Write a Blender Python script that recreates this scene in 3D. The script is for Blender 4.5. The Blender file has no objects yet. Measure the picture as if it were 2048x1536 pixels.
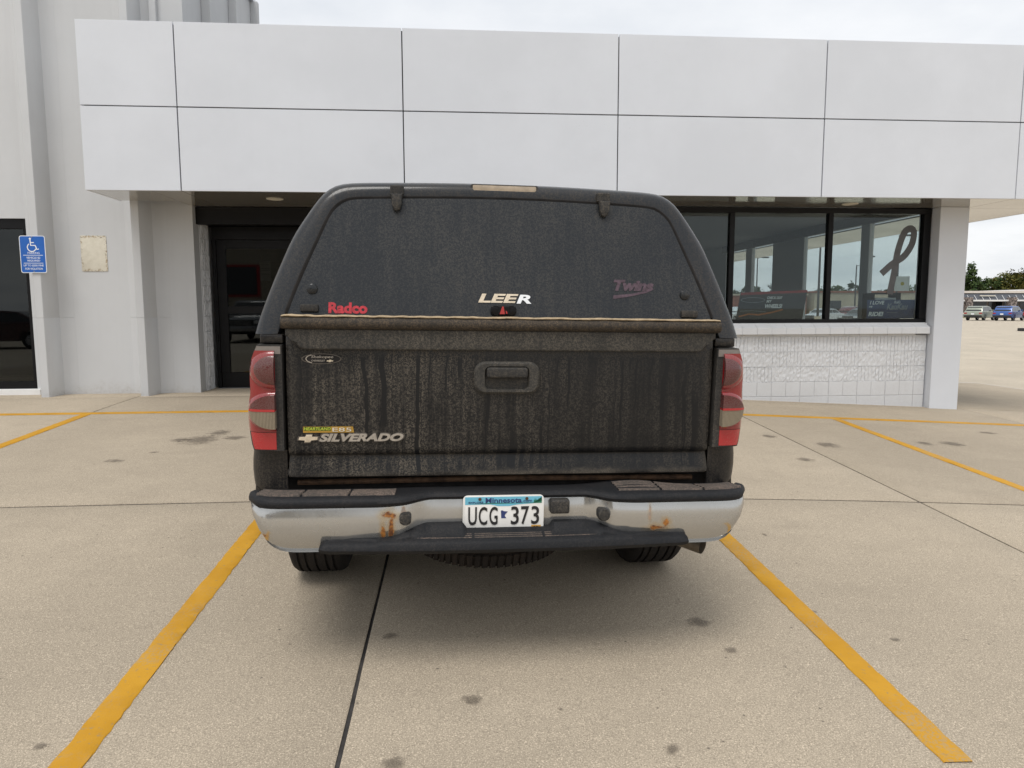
import bpy, bmesh, math, random
from mathutils import Vector, Matrix
random.seed(7)
SC = bpy.context.scene
COL = SC.collection
R = math.radians

# ------------------------------------------------------------------ camera
cd = bpy.data.cameras.new('camera')
cam = bpy.data.objects.new('camera', cd); COL.objects.link(cam)
cd.sensor_fit = 'HORIZONTAL'; cd.sensor_width = 36.0
cd.lens = 36.0 * 1420.0 / 2048.0
cd.clip_start = 0.05; cd.clip_end = 2500
_yaw, _p, _r = R(4.5), R(6.1), R(0.17)
_F = Vector((math.sin(_yaw) * math.cos(_p), math.cos(_yaw) * math.cos(_p), -math.sin(_p)))
_R = Vector((math.cos(_yaw), -math.sin(_yaw), 0))
_U = _R.cross(_F)
_R2 = math.cos(_r) * _R - math.sin(_r) * _U
_U2 = math.sin(_r) * _R + math.cos(_r) * _U
_m = Matrix((_R2, _U2, -_F)).transposed().to_4x4()
_m.translation = Vector((0, 0, 1.5))
cam.matrix_world = _m
SC.camera = cam

# ------------------------------------------------------------------ world, sun, exposure
SUN_EL, SUN_AZ = R(63), R(205)          # azimuth clockwise from +Y: light comes from behind the camera
w = bpy.data.worlds.new('World'); SC.world = w; w.use_nodes = True
nt = w.node_tree; nt.nodes.clear()
def wn(t, **k):
    n = nt.nodes.new(t)
    for a, b in k.items(): setattr(n, a, b)
    return n
sky = wn('ShaderNodeTexSky', sky_type='NISHITA', sun_disc=False)
sky.sun_elevation = SUN_EL; sky.sun_rotation = SUN_AZ; sky.air_density = 1.2; sky.dust_density = 3.0
tc = wn('ShaderNodeTexCoord'); sep = wn('ShaderNodeSeparateXYZ'); nt.links.new(tc.outputs['Generated'], sep.inputs[0])
mz = wn('ShaderNodeMath', operation='MAXIMUM'); nt.links.new(sep.outputs['Z'], mz.inputs[0]); mz.inputs[1].default_value = 0.0
mz2 = wn('ShaderNodeMath', operation='ADD'); nt.links.new(mz.outputs[0], mz2.inputs[0]); mz2.inputs[1].default_value = 0.16
dx = wn('ShaderNodeMath', operation='DIVIDE'); nt.links.new(sep.outputs['X'], dx.inputs[0]); nt.links.new(mz2.outputs[0], dx.inputs[1])
dy = wn('ShaderNodeMath', operation='DIVIDE'); nt.links.new(sep.outputs['Y'], dy.inputs[0]); nt.links.new(mz2.outputs[0], dy.inputs[1])
cmb = wn('ShaderNodeCombineXYZ'); nt.links.new(dx.outputs[0], cmb.inputs[0]); nt.links.new(dy.outputs[0], cmb.inputs[1])
cn = wn('ShaderNodeTexNoise'); cn.inputs['Scale'].default_value = 1.3; cn.inputs['Detail'].default_value = 7; cn.inputs['Roughness'].default_value = 0.55
nt.links.new(cmb.outputs[0], cn.inputs['Vector'])
cr = wn('ShaderNodeValToRGB')
cr.color_ramp.elements[0].position = 0.36; cr.color_ramp.elements[0].color = (6.9, 7.15, 7.5, 1)
cr.color_ramp.elements[1].position = 0.62; cr.color_ramp.elements[1].color = (8.35, 8.45, 8.6, 1)
nt.links.new(cn.outputs['Fac'], cr.inputs[0])
mixw = wn('ShaderNodeMix', data_type='RGBA'); mixw.inputs[0].default_value = 0.9
nt.links.new(sky.outputs[0], mixw.inputs[6]); nt.links.new(cr.outputs[0], mixw.inputs[7])
bg = wn('ShaderNodeBackground'); bg.inputs['Strength'].default_value = 0.1
nt.links.new(mixw.outputs[2], bg.inputs['Color'])
wo = wn('ShaderNodeOutputWorld'); nt.links.new(bg.outputs[0], wo.inputs['Surface'])

sl = bpy.data.lights.new('sun', 'SUN'); sl.energy = 1.5; sl.angle = R(25); sl.color = (1.0, 0.965, 0.92)
so = bpy.data.objects.new('sun', sl); COL.objects.link(so)
_sd = Vector((math.sin(SUN_AZ) * math.cos(SUN_EL), math.cos(SUN_AZ) * math.cos(SUN_EL), math.sin(SUN_EL)))
so.rotation_euler = _sd.to_track_quat('Z', 'Y').to_euler()
so.location = (0, -20, 30)

SC.view_settings.view_transform = 'Standard'
try: SC.view_settings.look = 'None'
except Exception: pass
SC.view_settings.exposure = 0.3; SC.view_settings.gamma = 1.0; SC.view_settings.use_curve_mapping = False
SC.cycles.max_bounces = 10; SC.cycles.transparent_max_bounces = 16
SC.cycles.use_denoising = True

# ------------------------------------------------------------------ node helper
class N:
    def __init__(s, name):
        s.m = bpy.data.materials.new(name); s.m.use_nodes = True
        s.t = s.m.node_tree; s.b = s.t.nodes['Principled BSDF']; s.out = s.t.nodes['Material Output']
        s.c = s.t.nodes.new('ShaderNodeTexCoord'); s.obj = s.c.outputs['Object']
    def set(s, node, inp, v):
        if v is None: return
        i = node.inputs[inp]
        if hasattr(v, 'is_output') or isinstance(v, bpy.types.NodeSocket): s.t.links.new(v, i)
        else:
            if i.type == 'RGBA' and len(v) == 3: v = (*v, 1)
            i.default_value = v
    def map(s, scale=(1, 1, 1), loc=(0, 0, 0), rot=(0, 0, 0), vec=None):
        n = s.t.nodes.new('ShaderNodeMapping'); s.t.links.new(vec or s.obj, n.inputs[0])
        n.inputs['Scale'].default_value = scale; n.inputs['Location'].default_value = loc; n.inputs['Rotation'].default_value = rot
        return n.outputs[0]
    def noise(s, scale, detail=2, rough=0.5, vec=None, dist=0):
        n = s.t.nodes.new('ShaderNodeTexNoise'); s.t.links.new(vec or s.obj, n.inputs['Vector'])
        n.inputs['Scale'].default_value = scale; n.inputs['Detail'].default_value = detail
        n.inputs['Roughness'].default_value = rough; n.inputs['Distortion'].default_value = dist
        return n.outputs['Fac']
    def voro(s, scale, feature='F1', vec=None):
        n = s.t.nodes.new('ShaderNodeTexVoronoi'); n.feature = feature; s.t.links.new(vec or s.obj, n.inputs['Vector'])
        n.inputs['Scale'].default_value = scale
        return n
    def ramp(s, fac, lo, hi, a=0.0, b=1.0):
        n = s.t.nodes.new('ShaderNodeMapRange'); n.interpolation_type = 'SMOOTHSTEP'
        s.set(n, 0, fac); n.inputs[1].default_value = lo; n.inputs[2].default_value = hi
        n.inputs[3].default_value = a; n.inputs[4].default_value = b
        return n.outputs[0]
    def math(s, op, a, b=0.0, clamp=False):
        n = s.t.nodes.new('ShaderNodeMath'); n.operation = op; n.use_clamp = clamp
        s.set(n, 0, a); s.set(n, 1, b); return n.outputs[0]
    def mix(s, fac, a, b, mode='MIX'):
        n = s.t.nodes.new('ShaderNodeMix'); n.data_type = 'RGBA'; n.blend_type = mode
        s.set(n, 0, fac); s.set(n, 6, a); s.set(n, 7, b); return n.outputs[2]
    def sep(s, vec=None):
        n = s.t.nodes.new('ShaderNodeSeparateXYZ'); s.t.links.new(vec or s.obj, n.inputs[0]); return n.outputs
    def rand(s):
        n = s.t.nodes.new('ShaderNodeObjectInfo'); return n.outputs['Random']
    def bump(s, h, strength=0.3, dist=0.01):
        n = s.t.nodes.new('ShaderNodeBump'); n.inputs['Strength'].default_value = strength; n.inputs['Distance'].default_value = dist
        s.t.links.new(h, n.inputs['Height']); s.t.links.new(n.outputs[0], s.b.inputs['Normal'])
    def done(s, color=None, rough=None, metal=None, coat=None, spec=None, coat_rough=None):
        s.set(s.b, 'Base Color', color); s.set(s.b, 'Roughness', rough); s.set(s.b, 'Metallic', metal)
        s.set(s.b, 'Coat Weight', coat); s.set(s.b, 'Specular IOR Level', spec); s.set(s.b, 'Coat Roughness', coat_rough)
        return s.m

def plain(name, col, rough=0.5, metal=0.0, var=0.12, scale=9.0, coat=0.0, spec=0.5, bump=0.0):
    n = N(name)
    f = n.noise(scale, 5, 0.6)
    c = n.mix(n.ramp(f, 0.3, 0.7), tuple(x * (1 - var) for x in col), tuple(min(1, x * (1 + var)) for x in col))
    r = n.ramp(n.noise(scale * 2.3, 3), 0.3, 0.7, max(0, rough - 0.06), min(1, rough + 0.08))
    if bump: n.bump(n.noise(scale * 12, 4, 0.6), bump, 0.004)
    return n.done(c, r, metal, coat, spec)

M = {}
def concrete(name, base, joint=False):
    n = N(name); v = n.obj
    geo = n.t.nodes.new('ShaderNodeNewGeometry'); v = geo.outputs['Position']
    big = n.noise(0.55, 6, 0.6, v); mid = n.noise(5, 6, 0.62, v); fine = n.noise(150, 2, 0.6, v)
    grit = n.noise(210, 2, 0.65, v)
    c = n.mix(n.ramp(big, 0.3, 0.72), tuple(x * 0.86 for x in base), tuple(x * 1.1 for x in base))
    c = n.mix(n.ramp(mid, 0.35, 0.75, 0, 0.35), c, tuple(x * 0.78 for x in base))
    c = n.mix(n.ramp(fine, 0.38, 0.62, 0.0, 0.55), c, tuple(x * 0.58 for x in base))
    c = n.mix(n.ramp(grit, 0.56, 0.65, 0.0, 0.8), c, tuple(min(1, x * 1.6) for x in base))
    c = n.mix(n.ramp(grit, 0.40, 0.31, 0.0, 0.8), c, tuple(x * 0.33 for x in base))
    # sparse dark pits
    vv = n.voro(17, 'F1', v); pit = n.ramp(vv.outputs['Distance'], 0.13, 0.05)
    sel = n.ramp(n.noise(7.3, 1, 0.5, v), 0.56, 0.66)
    c = n.mix(n.math('MULTIPLY', pit, n.math('MULTIPLY', sel, 0.75)), c, (0.07, 0.06, 0.05))
    sm = n.noise(1.0, 4, 0.6, n.map((1.1, 2.6, 1), (4, 2, 0), (0, 0, 0.25), vec=v))
    c = n.mix(n.ramp(sm, 0.5, 0.75, 0, 0.22), c, tuple(x * 0.6 for x in base))
    # tone from slab to slab
    rn = n.ramp(n.rand(), 0, 1, 0.90, 1.05)
    c = n.mix(1.0, c, n.mix(1.0, (1, 1, 1), rn, 'MULTIPLY'), 'MULTIPLY')
    h = n.math('ADD', n.math('MULTIPLY', grit, 0.6), n.math('MULTIPLY', fine, 0.8))
    n.bump(h, 0.35, 0.004)
    return n.done(c, 0.88, 0, spec=0.25)
M['concrete'] = concrete('concrete', (0.47, 0.398, 0.303))
M['far_concrete'] = concrete('far_concrete', (0.52, 0.455, 0.36))
M['joint'] = plain('joint_sealant', (0.035, 0.032, 0.03), 0.9, var=0.5, scale=14)
def paint_line():
    n = N('yellow_paint'); geo = n.t.nodes.new('ShaderNodeNewGeometry'); v = geo.outputs['Position']
    f = n.noise(150, 3, 0.6, v); b = n.noise(3.2, 5, 0.6, v)
    c = n.mix(n.ramp(b, 0.3, 0.7), (0.49, 0.245, 0.014), (0.575, 0.30, 0.022))
    c = n.mix(n.ramp(f, 0.58, 0.75, 0, 0.55), c, (0.42, 0.22, 0.04))
    c = n.mix(n.ramp(n.noise(46, 4, 0.65, v), 0.60, 0.70, 0, 0.75), c, (0.30, 0.22, 0.11))
    c = n.mix(n.math('MULTIPLY', n.ramp(n.noise(2.1, 3, 0.6, v), 0.5, 0.68), n.ramp(n.noise(90, 3, 0.6, v), 0.46, 0.56, 0, 0.55)), c, (0.36, 0.28, 0.17))
    n.bump(f, 0.3, 0.003)
    return n.done(c, 0.75, 0, spec=0.3)
M['line'] = paint_line()
def stain():
    n = N('oil_stain'); g = n.c.outputs['Generated']
    v = n.map((2, 2, 1), (-1, -1, 0), vec=g)
    s = n.sep(v)
    r = n.math('SQRT', n.math('ADD', n.math('MULTIPLY', s[0], s[0]), n.math('MULTIPLY', s[1], s[1])))
    geo = n.t.nodes.new('ShaderNodeNewGeometry')
    nz = n.noise(22, 5, 0.65, geo.outputs['Position'])
    k = n.math('ADD', r, n.math('MULTIPLY', n.math('SUBTRACT', nz, 0.5), 1.9))
    a = n.ramp(k, 0.95, 0.2, 0, 0.42)
    n.set(n.b, 'Alpha', a)
    return n.done((0.11, 0.09, 0.07), 0.7)
M['stain'] = stain()

def wall_paint(name, base, streak=0.05, rough=0.6, bump=0.05, base_dirt=0.0):
    n = N(name); geo = n.t.nodes.new('ShaderNodeNewGeometry'); v = geo.outputs['Position']
    big = n.noise(0.9, 5, 0.6, v)
    st = n.noise(1.0, 5, 0.6, n.map((9, 9, 0.5), vec=v))
    c = n.mix(n.ramp(big, 0.3, 0.7), tuple(x * 0.96 for x in base), tuple(x * 1.03 for x in base))
    c = n.mix(n.ramp(st, 0.45, 0.8, 0, streak * 4), c, tuple(x * 0.86 for x in base))
    sp = n.noise(60, 2, 0.5, v); m2 = n.ramp(n.noise(1.6, 3, 0.6, v), 0.58, 0.7)
    c = n.mix(n.math('MULTIPLY', n.ramp(sp, 0.68, 0.74), n.math('MULTIPLY', m2, 0.35)), c, (0.22, 0.21, 0.2))
    if base_dirt:
        hz_ = n.math('ADD', n.sep(v)[2], n.math('MULTIPLY', n.noise(4, 5, 0.65, v), -0.5))
        c = n.mix(n.math('MULTIPLY', n.ramp(hz_, 0.30, 0.08), n.ramp(n.noise(30, 4, 0.6, v), 0.3, 0.7, 0.3 * base_dirt, base_dirt)), c, (0.30, 0.265, 0.22))
    n.bump(n.noise(55, 4, 0.6, v) if bump else n.noise(1.7, 3, 0.5, v), bump or 0.12, 0.006 if bump else 0.05)
    return n.done(c, rough, 0, spec=0.35)
M['precast'] = wall_paint('painted_precast', (0.575, 0.585, 0.595), 0.05, 0.65, 0.12, base_dirt=0.4)
M['block'] = wall_paint('painted_block', (0.69, 0.70, 0.715), 0.03, 0.6, 0.25, base_dirt=0.12)
M['acm'] = wall_paint('grey_metal_panel', (0.668, 0.692, 0.735), 0.012, 0.38, 0.0)
M['soffit'] = plain('soffit_metal', (0.50, 0.47, 0.42), 0.10, 0.65, 0.02, 0.4, spec=0.6)
M['gap'] = plain('dark_gap', (0.055, 0.057, 0.062), 0.7)
M['black_alu'] = plain('black_aluminium', (0.007, 0.007, 0.008), 0.4, 0.0, 0.15, 6, spec=0.2)
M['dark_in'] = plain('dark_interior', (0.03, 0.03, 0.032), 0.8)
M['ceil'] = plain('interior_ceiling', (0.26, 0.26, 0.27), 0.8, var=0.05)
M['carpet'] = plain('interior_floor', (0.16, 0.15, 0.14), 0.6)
M['white'] = plain('white_paint', (0.78, 0.78, 0.77), 0.5, var=0.04)
M['cream'] = plain('cream_paper', (0.66, 0.62, 0.52), 0.7, var=0.06)
M['steel'] = plain('galvanised_steel', (0.33, 0.34, 0.35), 0.4, 0.8)
M['dark_steel'] = plain('dark_bronze_steel', (0.05, 0.05, 0.05), 0.5, 0.3)
def glass(name, tint, ior=1.55, rough=0.0, refl=1.0):
    n = N(name); t = n.t; t.nodes.remove(n.b)
    tr = t.nodes.new('ShaderNodeBsdfTransparent'); tr.inputs[0].default_value = (*tint, 1)
    gl = t.nodes.new('ShaderNodeBsdfGlossy'); gl.inputs['Roughness'].default_value = rough
    gl.inputs['Color'].default_value = (0.95 * refl, 1.0 * refl, 1.0 * refl, 1)
    lw_ = t.nodes.new('ShaderNodeLayerWeight'); lw_.inputs[0].default_value = 0.5
    f0 = ((ior - 1) / (ior + 1)) ** 2
    p5 = n.math('POWER', lw_.outputs['Facing'], 5.0)
    fz = n.math('ADD', n.math('MULTIPLY', p5, 1 - f0), f0, True)
    mx = t.nodes.new('ShaderNodeMixShader')
    t.links.new(fz, mx.inputs[0]); t.links.new(tr.outputs[0], mx.inputs[1]); t.links.new(gl.outputs[0], mx.inputs[2])
    t.links.new(mx.outputs[0], n.out.inputs['Surface'])
    return n.m
M['glass'] = glass('tinted_window_glass', (0.76, 0.81, 0.81), 1.42)
M['door_glass'] = glass('dark_door_glass', (0.30, 0.31, 0.31), 1.5)
M['clear'] = glass('clear_glass', (0.93, 0.95, 0.95), 1.5)

# ------------------------------------------------------------------ mesh helpers
def link(o, parent=None):
    COL.objects.link(o)
    if parent is not None: o.parent = parent
    return o
def empty(name, loc=(0, 0, 0), rot=(0, 0, 0), label=None, cat=None, group=None, kind=None):
    o = bpy.data.objects.new(name, None); o.location = loc; o.rotation_euler = rot; o.empty_display_size = 0.2
    link(o); tag(o, label, cat, group, kind); return o
def tag(o, label=None, cat=None, group=None, kind=None):
    if label: o['label'] = label
    if cat: o['category'] = cat
    if group: o['group'] = group
    if kind: o['kind'] = kind
    return o
def mesh(name, verts, faces, mat, parent=None, smooth=False, loc=None):
    me = bpy.data.meshes.new(name); me.from_pydata([tuple(v) for v in verts], [], faces); me.update()
    bm = bmesh.new(); bm.from_mesh(me); bmesh.ops.recalc_face_normals(bm, faces=bm.faces); bm.to_mesh(me); bm.free()
    if mat is not None: me.materials.append(mat)
    if smooth:
        for p in me.polygons: p.use_smooth = True
    o = bpy.data.objects.new(name, me)
    if loc: o.location = loc
    return link(o, parent)
def from_bm(name, bm, mat, parent=None, smooth=False):
    bmesh.ops.recalc_face_normals(bm, faces=bm.faces)
    me = bpy.data.meshes.new(name); bm.to_mesh(me); bm.free()
    me.materials.append(mat)
    if smooth: shade(me)
    return link(bpy.data.objects.new(name, me), parent)
def shade(me, ang=35):
    for p in me.polygons: p.use_smooth = True
    try: me.set_sharp_from_angle(angle=R(ang))
    except Exception: pass
def add_box(bm, x0, x1, y0, y1, z0, z1):
    vs = [bm.verts.new(p) for p in ((x0, y0, z0), (x1, y0, z0), (x1, y1, z0), (x0, y1, z0), (x0, y0, z1), (x1, y0, z1), (x1, y1, z1), (x0, y1, z1))]
    for f in ((0, 3, 2, 1), (4, 5, 6, 7), (0, 1, 5, 4), (1, 2, 6, 5), (2, 3, 7, 6), (3, 0, 4, 7)): bm.faces.new([vs[i] for i in f])
def box(name, x0, x1, y0, y1, z0, z1, mat, parent=None, bev=0.0, seg=1):
    bm = bmesh.new(); add_box(bm, x0, x1, y0, y1, z0, z1)
    if bev: bmesh.ops.bevel(bm, geom=bm.edges[:], offset=bev, segments=seg, affect='EDGES', profile=0.5)
    return from_bm(name, bm, mat, parent, smooth=bev > 0 and seg > 1)
def prism(name, pts, y0, y1, mat, parent=None, bev=0.0, seg=2, plane='xz'):
    """outline in x,z extruded along y (or outline in y,z extruded along x with plane='yz'; x,y along z with 'xy')"""
    bm = bmesh.new()
    f = {'xz': lambda a, b, c: (a, c, b), 'yz': lambda a, b, c: (c, a, b), 'xy': lambda a, b, c: (a, b, c)}[plane]
    A = [bm.verts.new(f(a, b, y0)) for a, b in pts]; B = [bm.verts.new(f(a, b, y1)) for a, b in pts]
    n = len(pts)
    fa = bm.faces.new(A); fb = bm.faces.new(B[::-1])
    for i in range(n): bm.faces.new((A[i], B[i], B[(i + 1) % n], A[(i + 1) % n]))
    if bev:
        es = [e for e in fa.edges] + [e for e in fb.edges]
        bmesh.ops.bevel(bm, geom=es, offset=bev, segments=seg, affect='EDGES', profile=0.5)
    return from_bm(name, bm, mat, parent, smooth=bev > 0)
def grid(name, rows, mat, parent=None, smooth=True, closed=False, cap=False):
    """rows: list of equal-length point lists"""
    n = len(rows[0]); V = [p for r in rows for p in r]; Fc = []
    for i in range(len(rows) - 1):
        for j in range(n - (0 if closed else 1)):
            k = (j + 1) % n
            Fc.append((i * n + j, i * n + k, (i + 1) * n + k, (i + 1) * n + j))
    if cap:
        Fc.append(tuple(range(n))[::-1]); Fc.append(tuple((len(rows) - 1) * n + j for j in range(n)))
    o = mesh(name, V, Fc, mat, parent)
    if smooth: shade(o.data, 40)
    return o
def tube(name, pts, r, mat, parent=None, seg=12, cap=True):
    rows = []
    P = [Vector(p) for p in pts]
    for i, p in enumerate(P):
        d = (P[min(i + 1, len(P) - 1)] - P[max(i - 1, 0)]).normalized()
        a = d.orthogonal().normalized() if i == 0 else (a - d * a.dot(d)).normalized()
        b = d.cross(a); rr = r[i] if isinstance(r, (list, tuple)) else r
        rows.append([p + rr * (math.cos(t) * a + math.sin(t) * b) for t in [2 * math.pi * k / seg for k in range(seg)]])
    return grid(name, rows, mat, parent, closed=True, cap=cap)
def lathe(name, prof, mat, parent=None, seg=32, axis='x', centre=(0, 0, 0)):
    """prof: (radius, along) pairs"""
    rows = []; c = Vector(centre)
    for k in range(seg):
        t = 2 * math.pi * k / seg; row = []
        for r, a in prof:
            u, v = r * math.cos(t), r * math.sin(t)
            row.append(c + (Vector((a, u, v)) if axis == 'x' else Vector((u, a, v)) if axis == 'y' else Vector((u, v, a))))
        rows.append(row)
    rows.append(rows[0][:])
    n = len(prof); V = [p for r in rows[:-1] for p in r]; Fc = []
    for i in range(seg):
        for j in range(n - 1):
            i2 = (i + 1) % seg
            Fc.append((i * n + j, i * n + j + 1, i2 * n + j + 1, i2 * n + j))
    o = mesh(name, V, Fc, mat, parent); shade(o.data, 40); return o
def rrect(w, h, r, cx=0, cy=0, n=5):
    P = []
    for sx, sy, a0 in ((1, 1, 0), (-1, 1, 90), (-1, -1, 180), (1, -1, 270)):
        for k in range(n + 1):
            a = R(a0 + 90 * k / n)
            P.append((cx + sx * (w / 2 - r) + r * math.cos(a), cy + sy * (h / 2 - r) + r * math.sin(a)))
    return P
def ellipse(w, h, cx=0, cy=0, n=28):
    return [(cx + w / 2 * math.cos(2 * math.pi * k / n), cy + h / 2 * math.sin(2 * math.pi * k / n)) for k in range(n)]
def flat(name, pts, y, mat, parent=None, t=0.0006, yf=None):
    """thin sheet facing -y, outline in x,z; yf(x,z) bends it onto a surface"""
    yy = yf or (lambda a, b: y)
    bm = bmesh.new()
    A = [bm.verts.new((a, yy(a, b), b)) for a, b in pts]; B = [bm.verts.new((a, yy(a, b) + t, b)) for a, b in pts]
    n = len(pts); bm.faces.new(A); bm.faces.new(B[::-1])
    for i in range(n): bm.faces.new((A[i], B[i], B[(i + 1) % n], A[(i + 1) % n]))
    return from_bm(name, bm, mat, parent)
def text(name, s, x0, x1, z0, z1, y, mat, parent=None, ext=0.0004, shear=0.0, bold=0.0, yf=None):
    """lettering facing -y fitted to the rectangle"""
    c = bpy.data.curves.new(name, 'FONT'); c.body = s; c.size = 1; c.shear = shear; c.offset = bold; c.extrude = 0.01; c.resolution_u = 4
    o = bpy.data.objects.new(name, c); COL.objects.link(o); bpy.context.view_layer.update()
    me = bpy.data.meshes.new_from_object(o.evaluated_get(bpy.context.evaluated_depsgraph_get()))
    bpy.data.objects.remove(o); bpy.data.curves.remove(c)
    xs = [v.co.x for v in me.vertices]; ys = [v.co.y for v in me.vertices]
    ax, bx, ay, by = min(xs), max(xs), min(ys), max(ys)
    for v in me.vertices:
        X = x0 + (v.co.x - ax) / (bx - ax) * (x1 - x0); Z = z0 + (v.co.y - ay) / (by - ay) * (z1 - z0)
        Y = (yf(X, Z) if yf else y) - (v.co.z / 0.01) * ext
        v.co = (X, Y, Z)
    me.materials.clear(); me.materials.append(mat)
    return link(bpy.data.objects.new(name, me), parent)
def smooth_line(pts, n):
    """Catmull-Rom through pts, resampled to n points evenly by length"""
    P = [Vector(p) for p in pts]; P = [2 * P[0] - P[1]] + P + [2 * P[-1] - P[-2]]
    S = []
    for i in range(1, len(P) - 2):
        for k in range(16):
            t = k / 16; a, b, c, d = P[i - 1:i + 3]
            S.append(0.5 * ((2 * b) + (c - a) * t + (2 * a - 5 * b + 4 * c - d) * t * t + (3 * b - a - 3 * c + d) * t ** 3))
    S.append(P[-2])
    L = [0]
    for i in range(1, len(S)): L.append(L[-1] + (S[i] - S[i - 1]).length)
    out = []; j = 0
    for k in range(n):
        x = L[-1] * k / (n - 1)
        while j < len(L) - 2 and L[j + 1] < x: j += 1
        t = (x - L[j]) / max(1e-9, L[j + 1] - L[j]); out.append(S[j].lerp(S[j + 1], min(1, max(0, t))))
    return out
def copy_tree(o, parent=None):
    c = o.copy(); COL.objects.link(c)
    if parent is not None: c.parent = parent
    for ch in list(o.children): copy_tree(ch, c)
    return c

# ------------------------------------------------------------------ terrain
def _I(a, b, x):
    t = min(max(x, a), b); return (t - a) ** 2 / (2 * (b - a)) + max(x - b, 0)
def gz(x, y):
    zy = 0.02 + 0.043 * (max(y, 0.0) - _I(8.0, 10.0, y))
    zx = -0.052 * (_I(-1.5, 3.5, x) - _I(8.0, 13.0, x))
    return zy + zx + 0.0037 * max(0.0, y - 75)
SPOTS = [(1.06, 2.94, 0.081, 0.054, 0.4), (1.11, 2.7, 0.038, 0.027, 0.4), (0.68, 2.1, 0.043, 0.032, 2.2), (1.86, 2.77, 0.032, 0.022, 0.6), (0.04, 2.4, 0.049, 0.038, 0.8), (-0.21, 2.08, 0.054, 0.043, 2.5), (-0.29, 2.87, 0.038, 0.032, 0.4), (-1.33, 2.24, 0.032, 0.022, 0.6), (-2.35, 6.63, 0.264, 0.192, 1.0), (-2.27, 6.92, 0.18, 0.12, 1.1), (-2.06, 6.69, 0.144, 0.108, 0.4), (-2.53, 6.64, 0.12, 0.12, 0.9), (-2.77, 5.91, 0.108, 0.072, 2.9), (-2.57, 6.18, 0.06, 0.048, 0.0), (3.59, 6.54, 0.168, 0.144, 2.2), (3.05, 5.91, 0.12, 0.096, 0.0), (5.07, 6.8, 0.18, 0.12, 0.5), (4.75, 6.77, 0.108, 0.096, 2.3), (5.97, 7.46, 0.144, 0.084, 3.0), (3.15, 6.85, 0.12, 0.072, 2.3), (1.84, 4.03, 0.036, 0.024, 1.5), (1.64, 3.03, 0.022, 0.022, 0.2), (1.28, 2.57, 0.022, 0.011, 1.6), (-0.69, 2.83, 0.016, 0.013, 3.0), (0.35, 2.33, 0.013, 0.011, 2.8)]
# ------------------------------------------------------------------ ground, parking lot
def axis(lim, near, step):
    a = []; v = near
    while v < lim: a.append(v); step *= 1.28; v += step
    a.append(lim); return a
SX0, SX1, SY0, SY1 = -11.42, 10.7, -4.25, 13.75      # area laid out slab by slab
xs = sorted(set([-k for k in axis(900, 11.42, 1.0)] + [k for k in axis(900, 10.7, 1.0)] + [-11.42 + 22.12 * i / 22 for i in range(23)]))
ys = sorted(set([-k for k in axis(900, 4.25, 1.0)] + [k for k in axis(900, 13.75, 1.0)] + [-4.25 + 18 * i / 18 for i in range(19)]))
V = []; Fq = []; idx = {}
for i, x in enumerate(xs):
    for j, y in enumerate(ys): idx[i, j] = len(V); V.append((x, y, gz(x, y)))
for i in range(len(xs) - 1):
    for j in range(len(ys) - 1):
        mx, my = (xs[i] + xs[i + 1]) / 2, (ys[j] + ys[j + 1]) / 2
        if SX0 < mx < SX1 and SY0 < my < SY1: continue
        Fq.append((idx[i, j], idx[i + 1, j], idx[i + 1, j + 1], idx[i, j + 1]))
gr = mesh('ground', V, Fq, M['far_concrete']); tag(gr, 'pale open concrete lot stretching to the far shops', kind='structure')
# sealant bed seen in the joints between the slabs
V = []; Fq = []
nx, ny = 44, 36
for i in range(nx + 1):
    for j in range(ny + 1):
        x = SX0 + (SX1 - SX0) * i / nx; y = SY0 + (SY1 - SY0) * j / ny
        V.append((x, y, gz(x, y) - 0.008))
for i in range(nx):
    for j in range(ny): Fq.append((i * (ny + 1) + j, (i + 1) * (ny + 1) + j, (i + 1) * (ny + 1) + j + 1, i * (ny + 1) + j + 1))
lot = mesh('parking_lot', V, Fq, M['joint']); tag(lot, 'tan concrete parking lot with yellow stall lines in front of the showroom', kind='structure')
def slab(x0, x1, y0, y1, gap=0.0075):
    n = max(2, int((x1 - x0) / 0.3)); m = max(2, int((y1 - y0) / 0.3))
    X = [x0 + gap] + [x0 + gap + 0.008 + (x1 - x0 - 2 * gap - 0.016) * i / n for i in range(n + 1)] + [x1 - gap]
    gy_ = 0.013
    Y = [y0 + gy_] + [y0 + gy_ + 0.008 + (y1 - y0 - 2 * gy_ - 0.016) * i / m for i in range(m + 1)] + [y1 - gy_]
    X = [X[0]] + X + [X[-1]]; Y = [Y[0]] + Y + [Y[-1]]
    rows = []
    for i, x in enumerate(X):
        row = []
        for j, y in enumerate(Y):
            lv = min(i, len(X) - 1 - i, j, len(Y) - 1 - j)
            dz = -0.02 if lv == 0 else (-0.004 if lv == 1 else 0)
            jx = random.uniform(-0.002, 0.002) if lv < 2 else 0
            row.append((x + jx, y + jx, gz(x, y) + dz))
        rows.append(row)
    o = grid('slab', rows, M['concrete'], lot); return o
JX = [-11.42, -7.72, -4.02, -0.38, 3.32, 7.0, 10.7]
JY = [-4.25, 0.25, 4.75, 9.25, 13.75]
for i in range(6):
    for j in range(4):
        if i == 3 and j == 3: pass
        slab(JX[i], JX[i + 1], JY[j], JY[j + 1])
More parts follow.
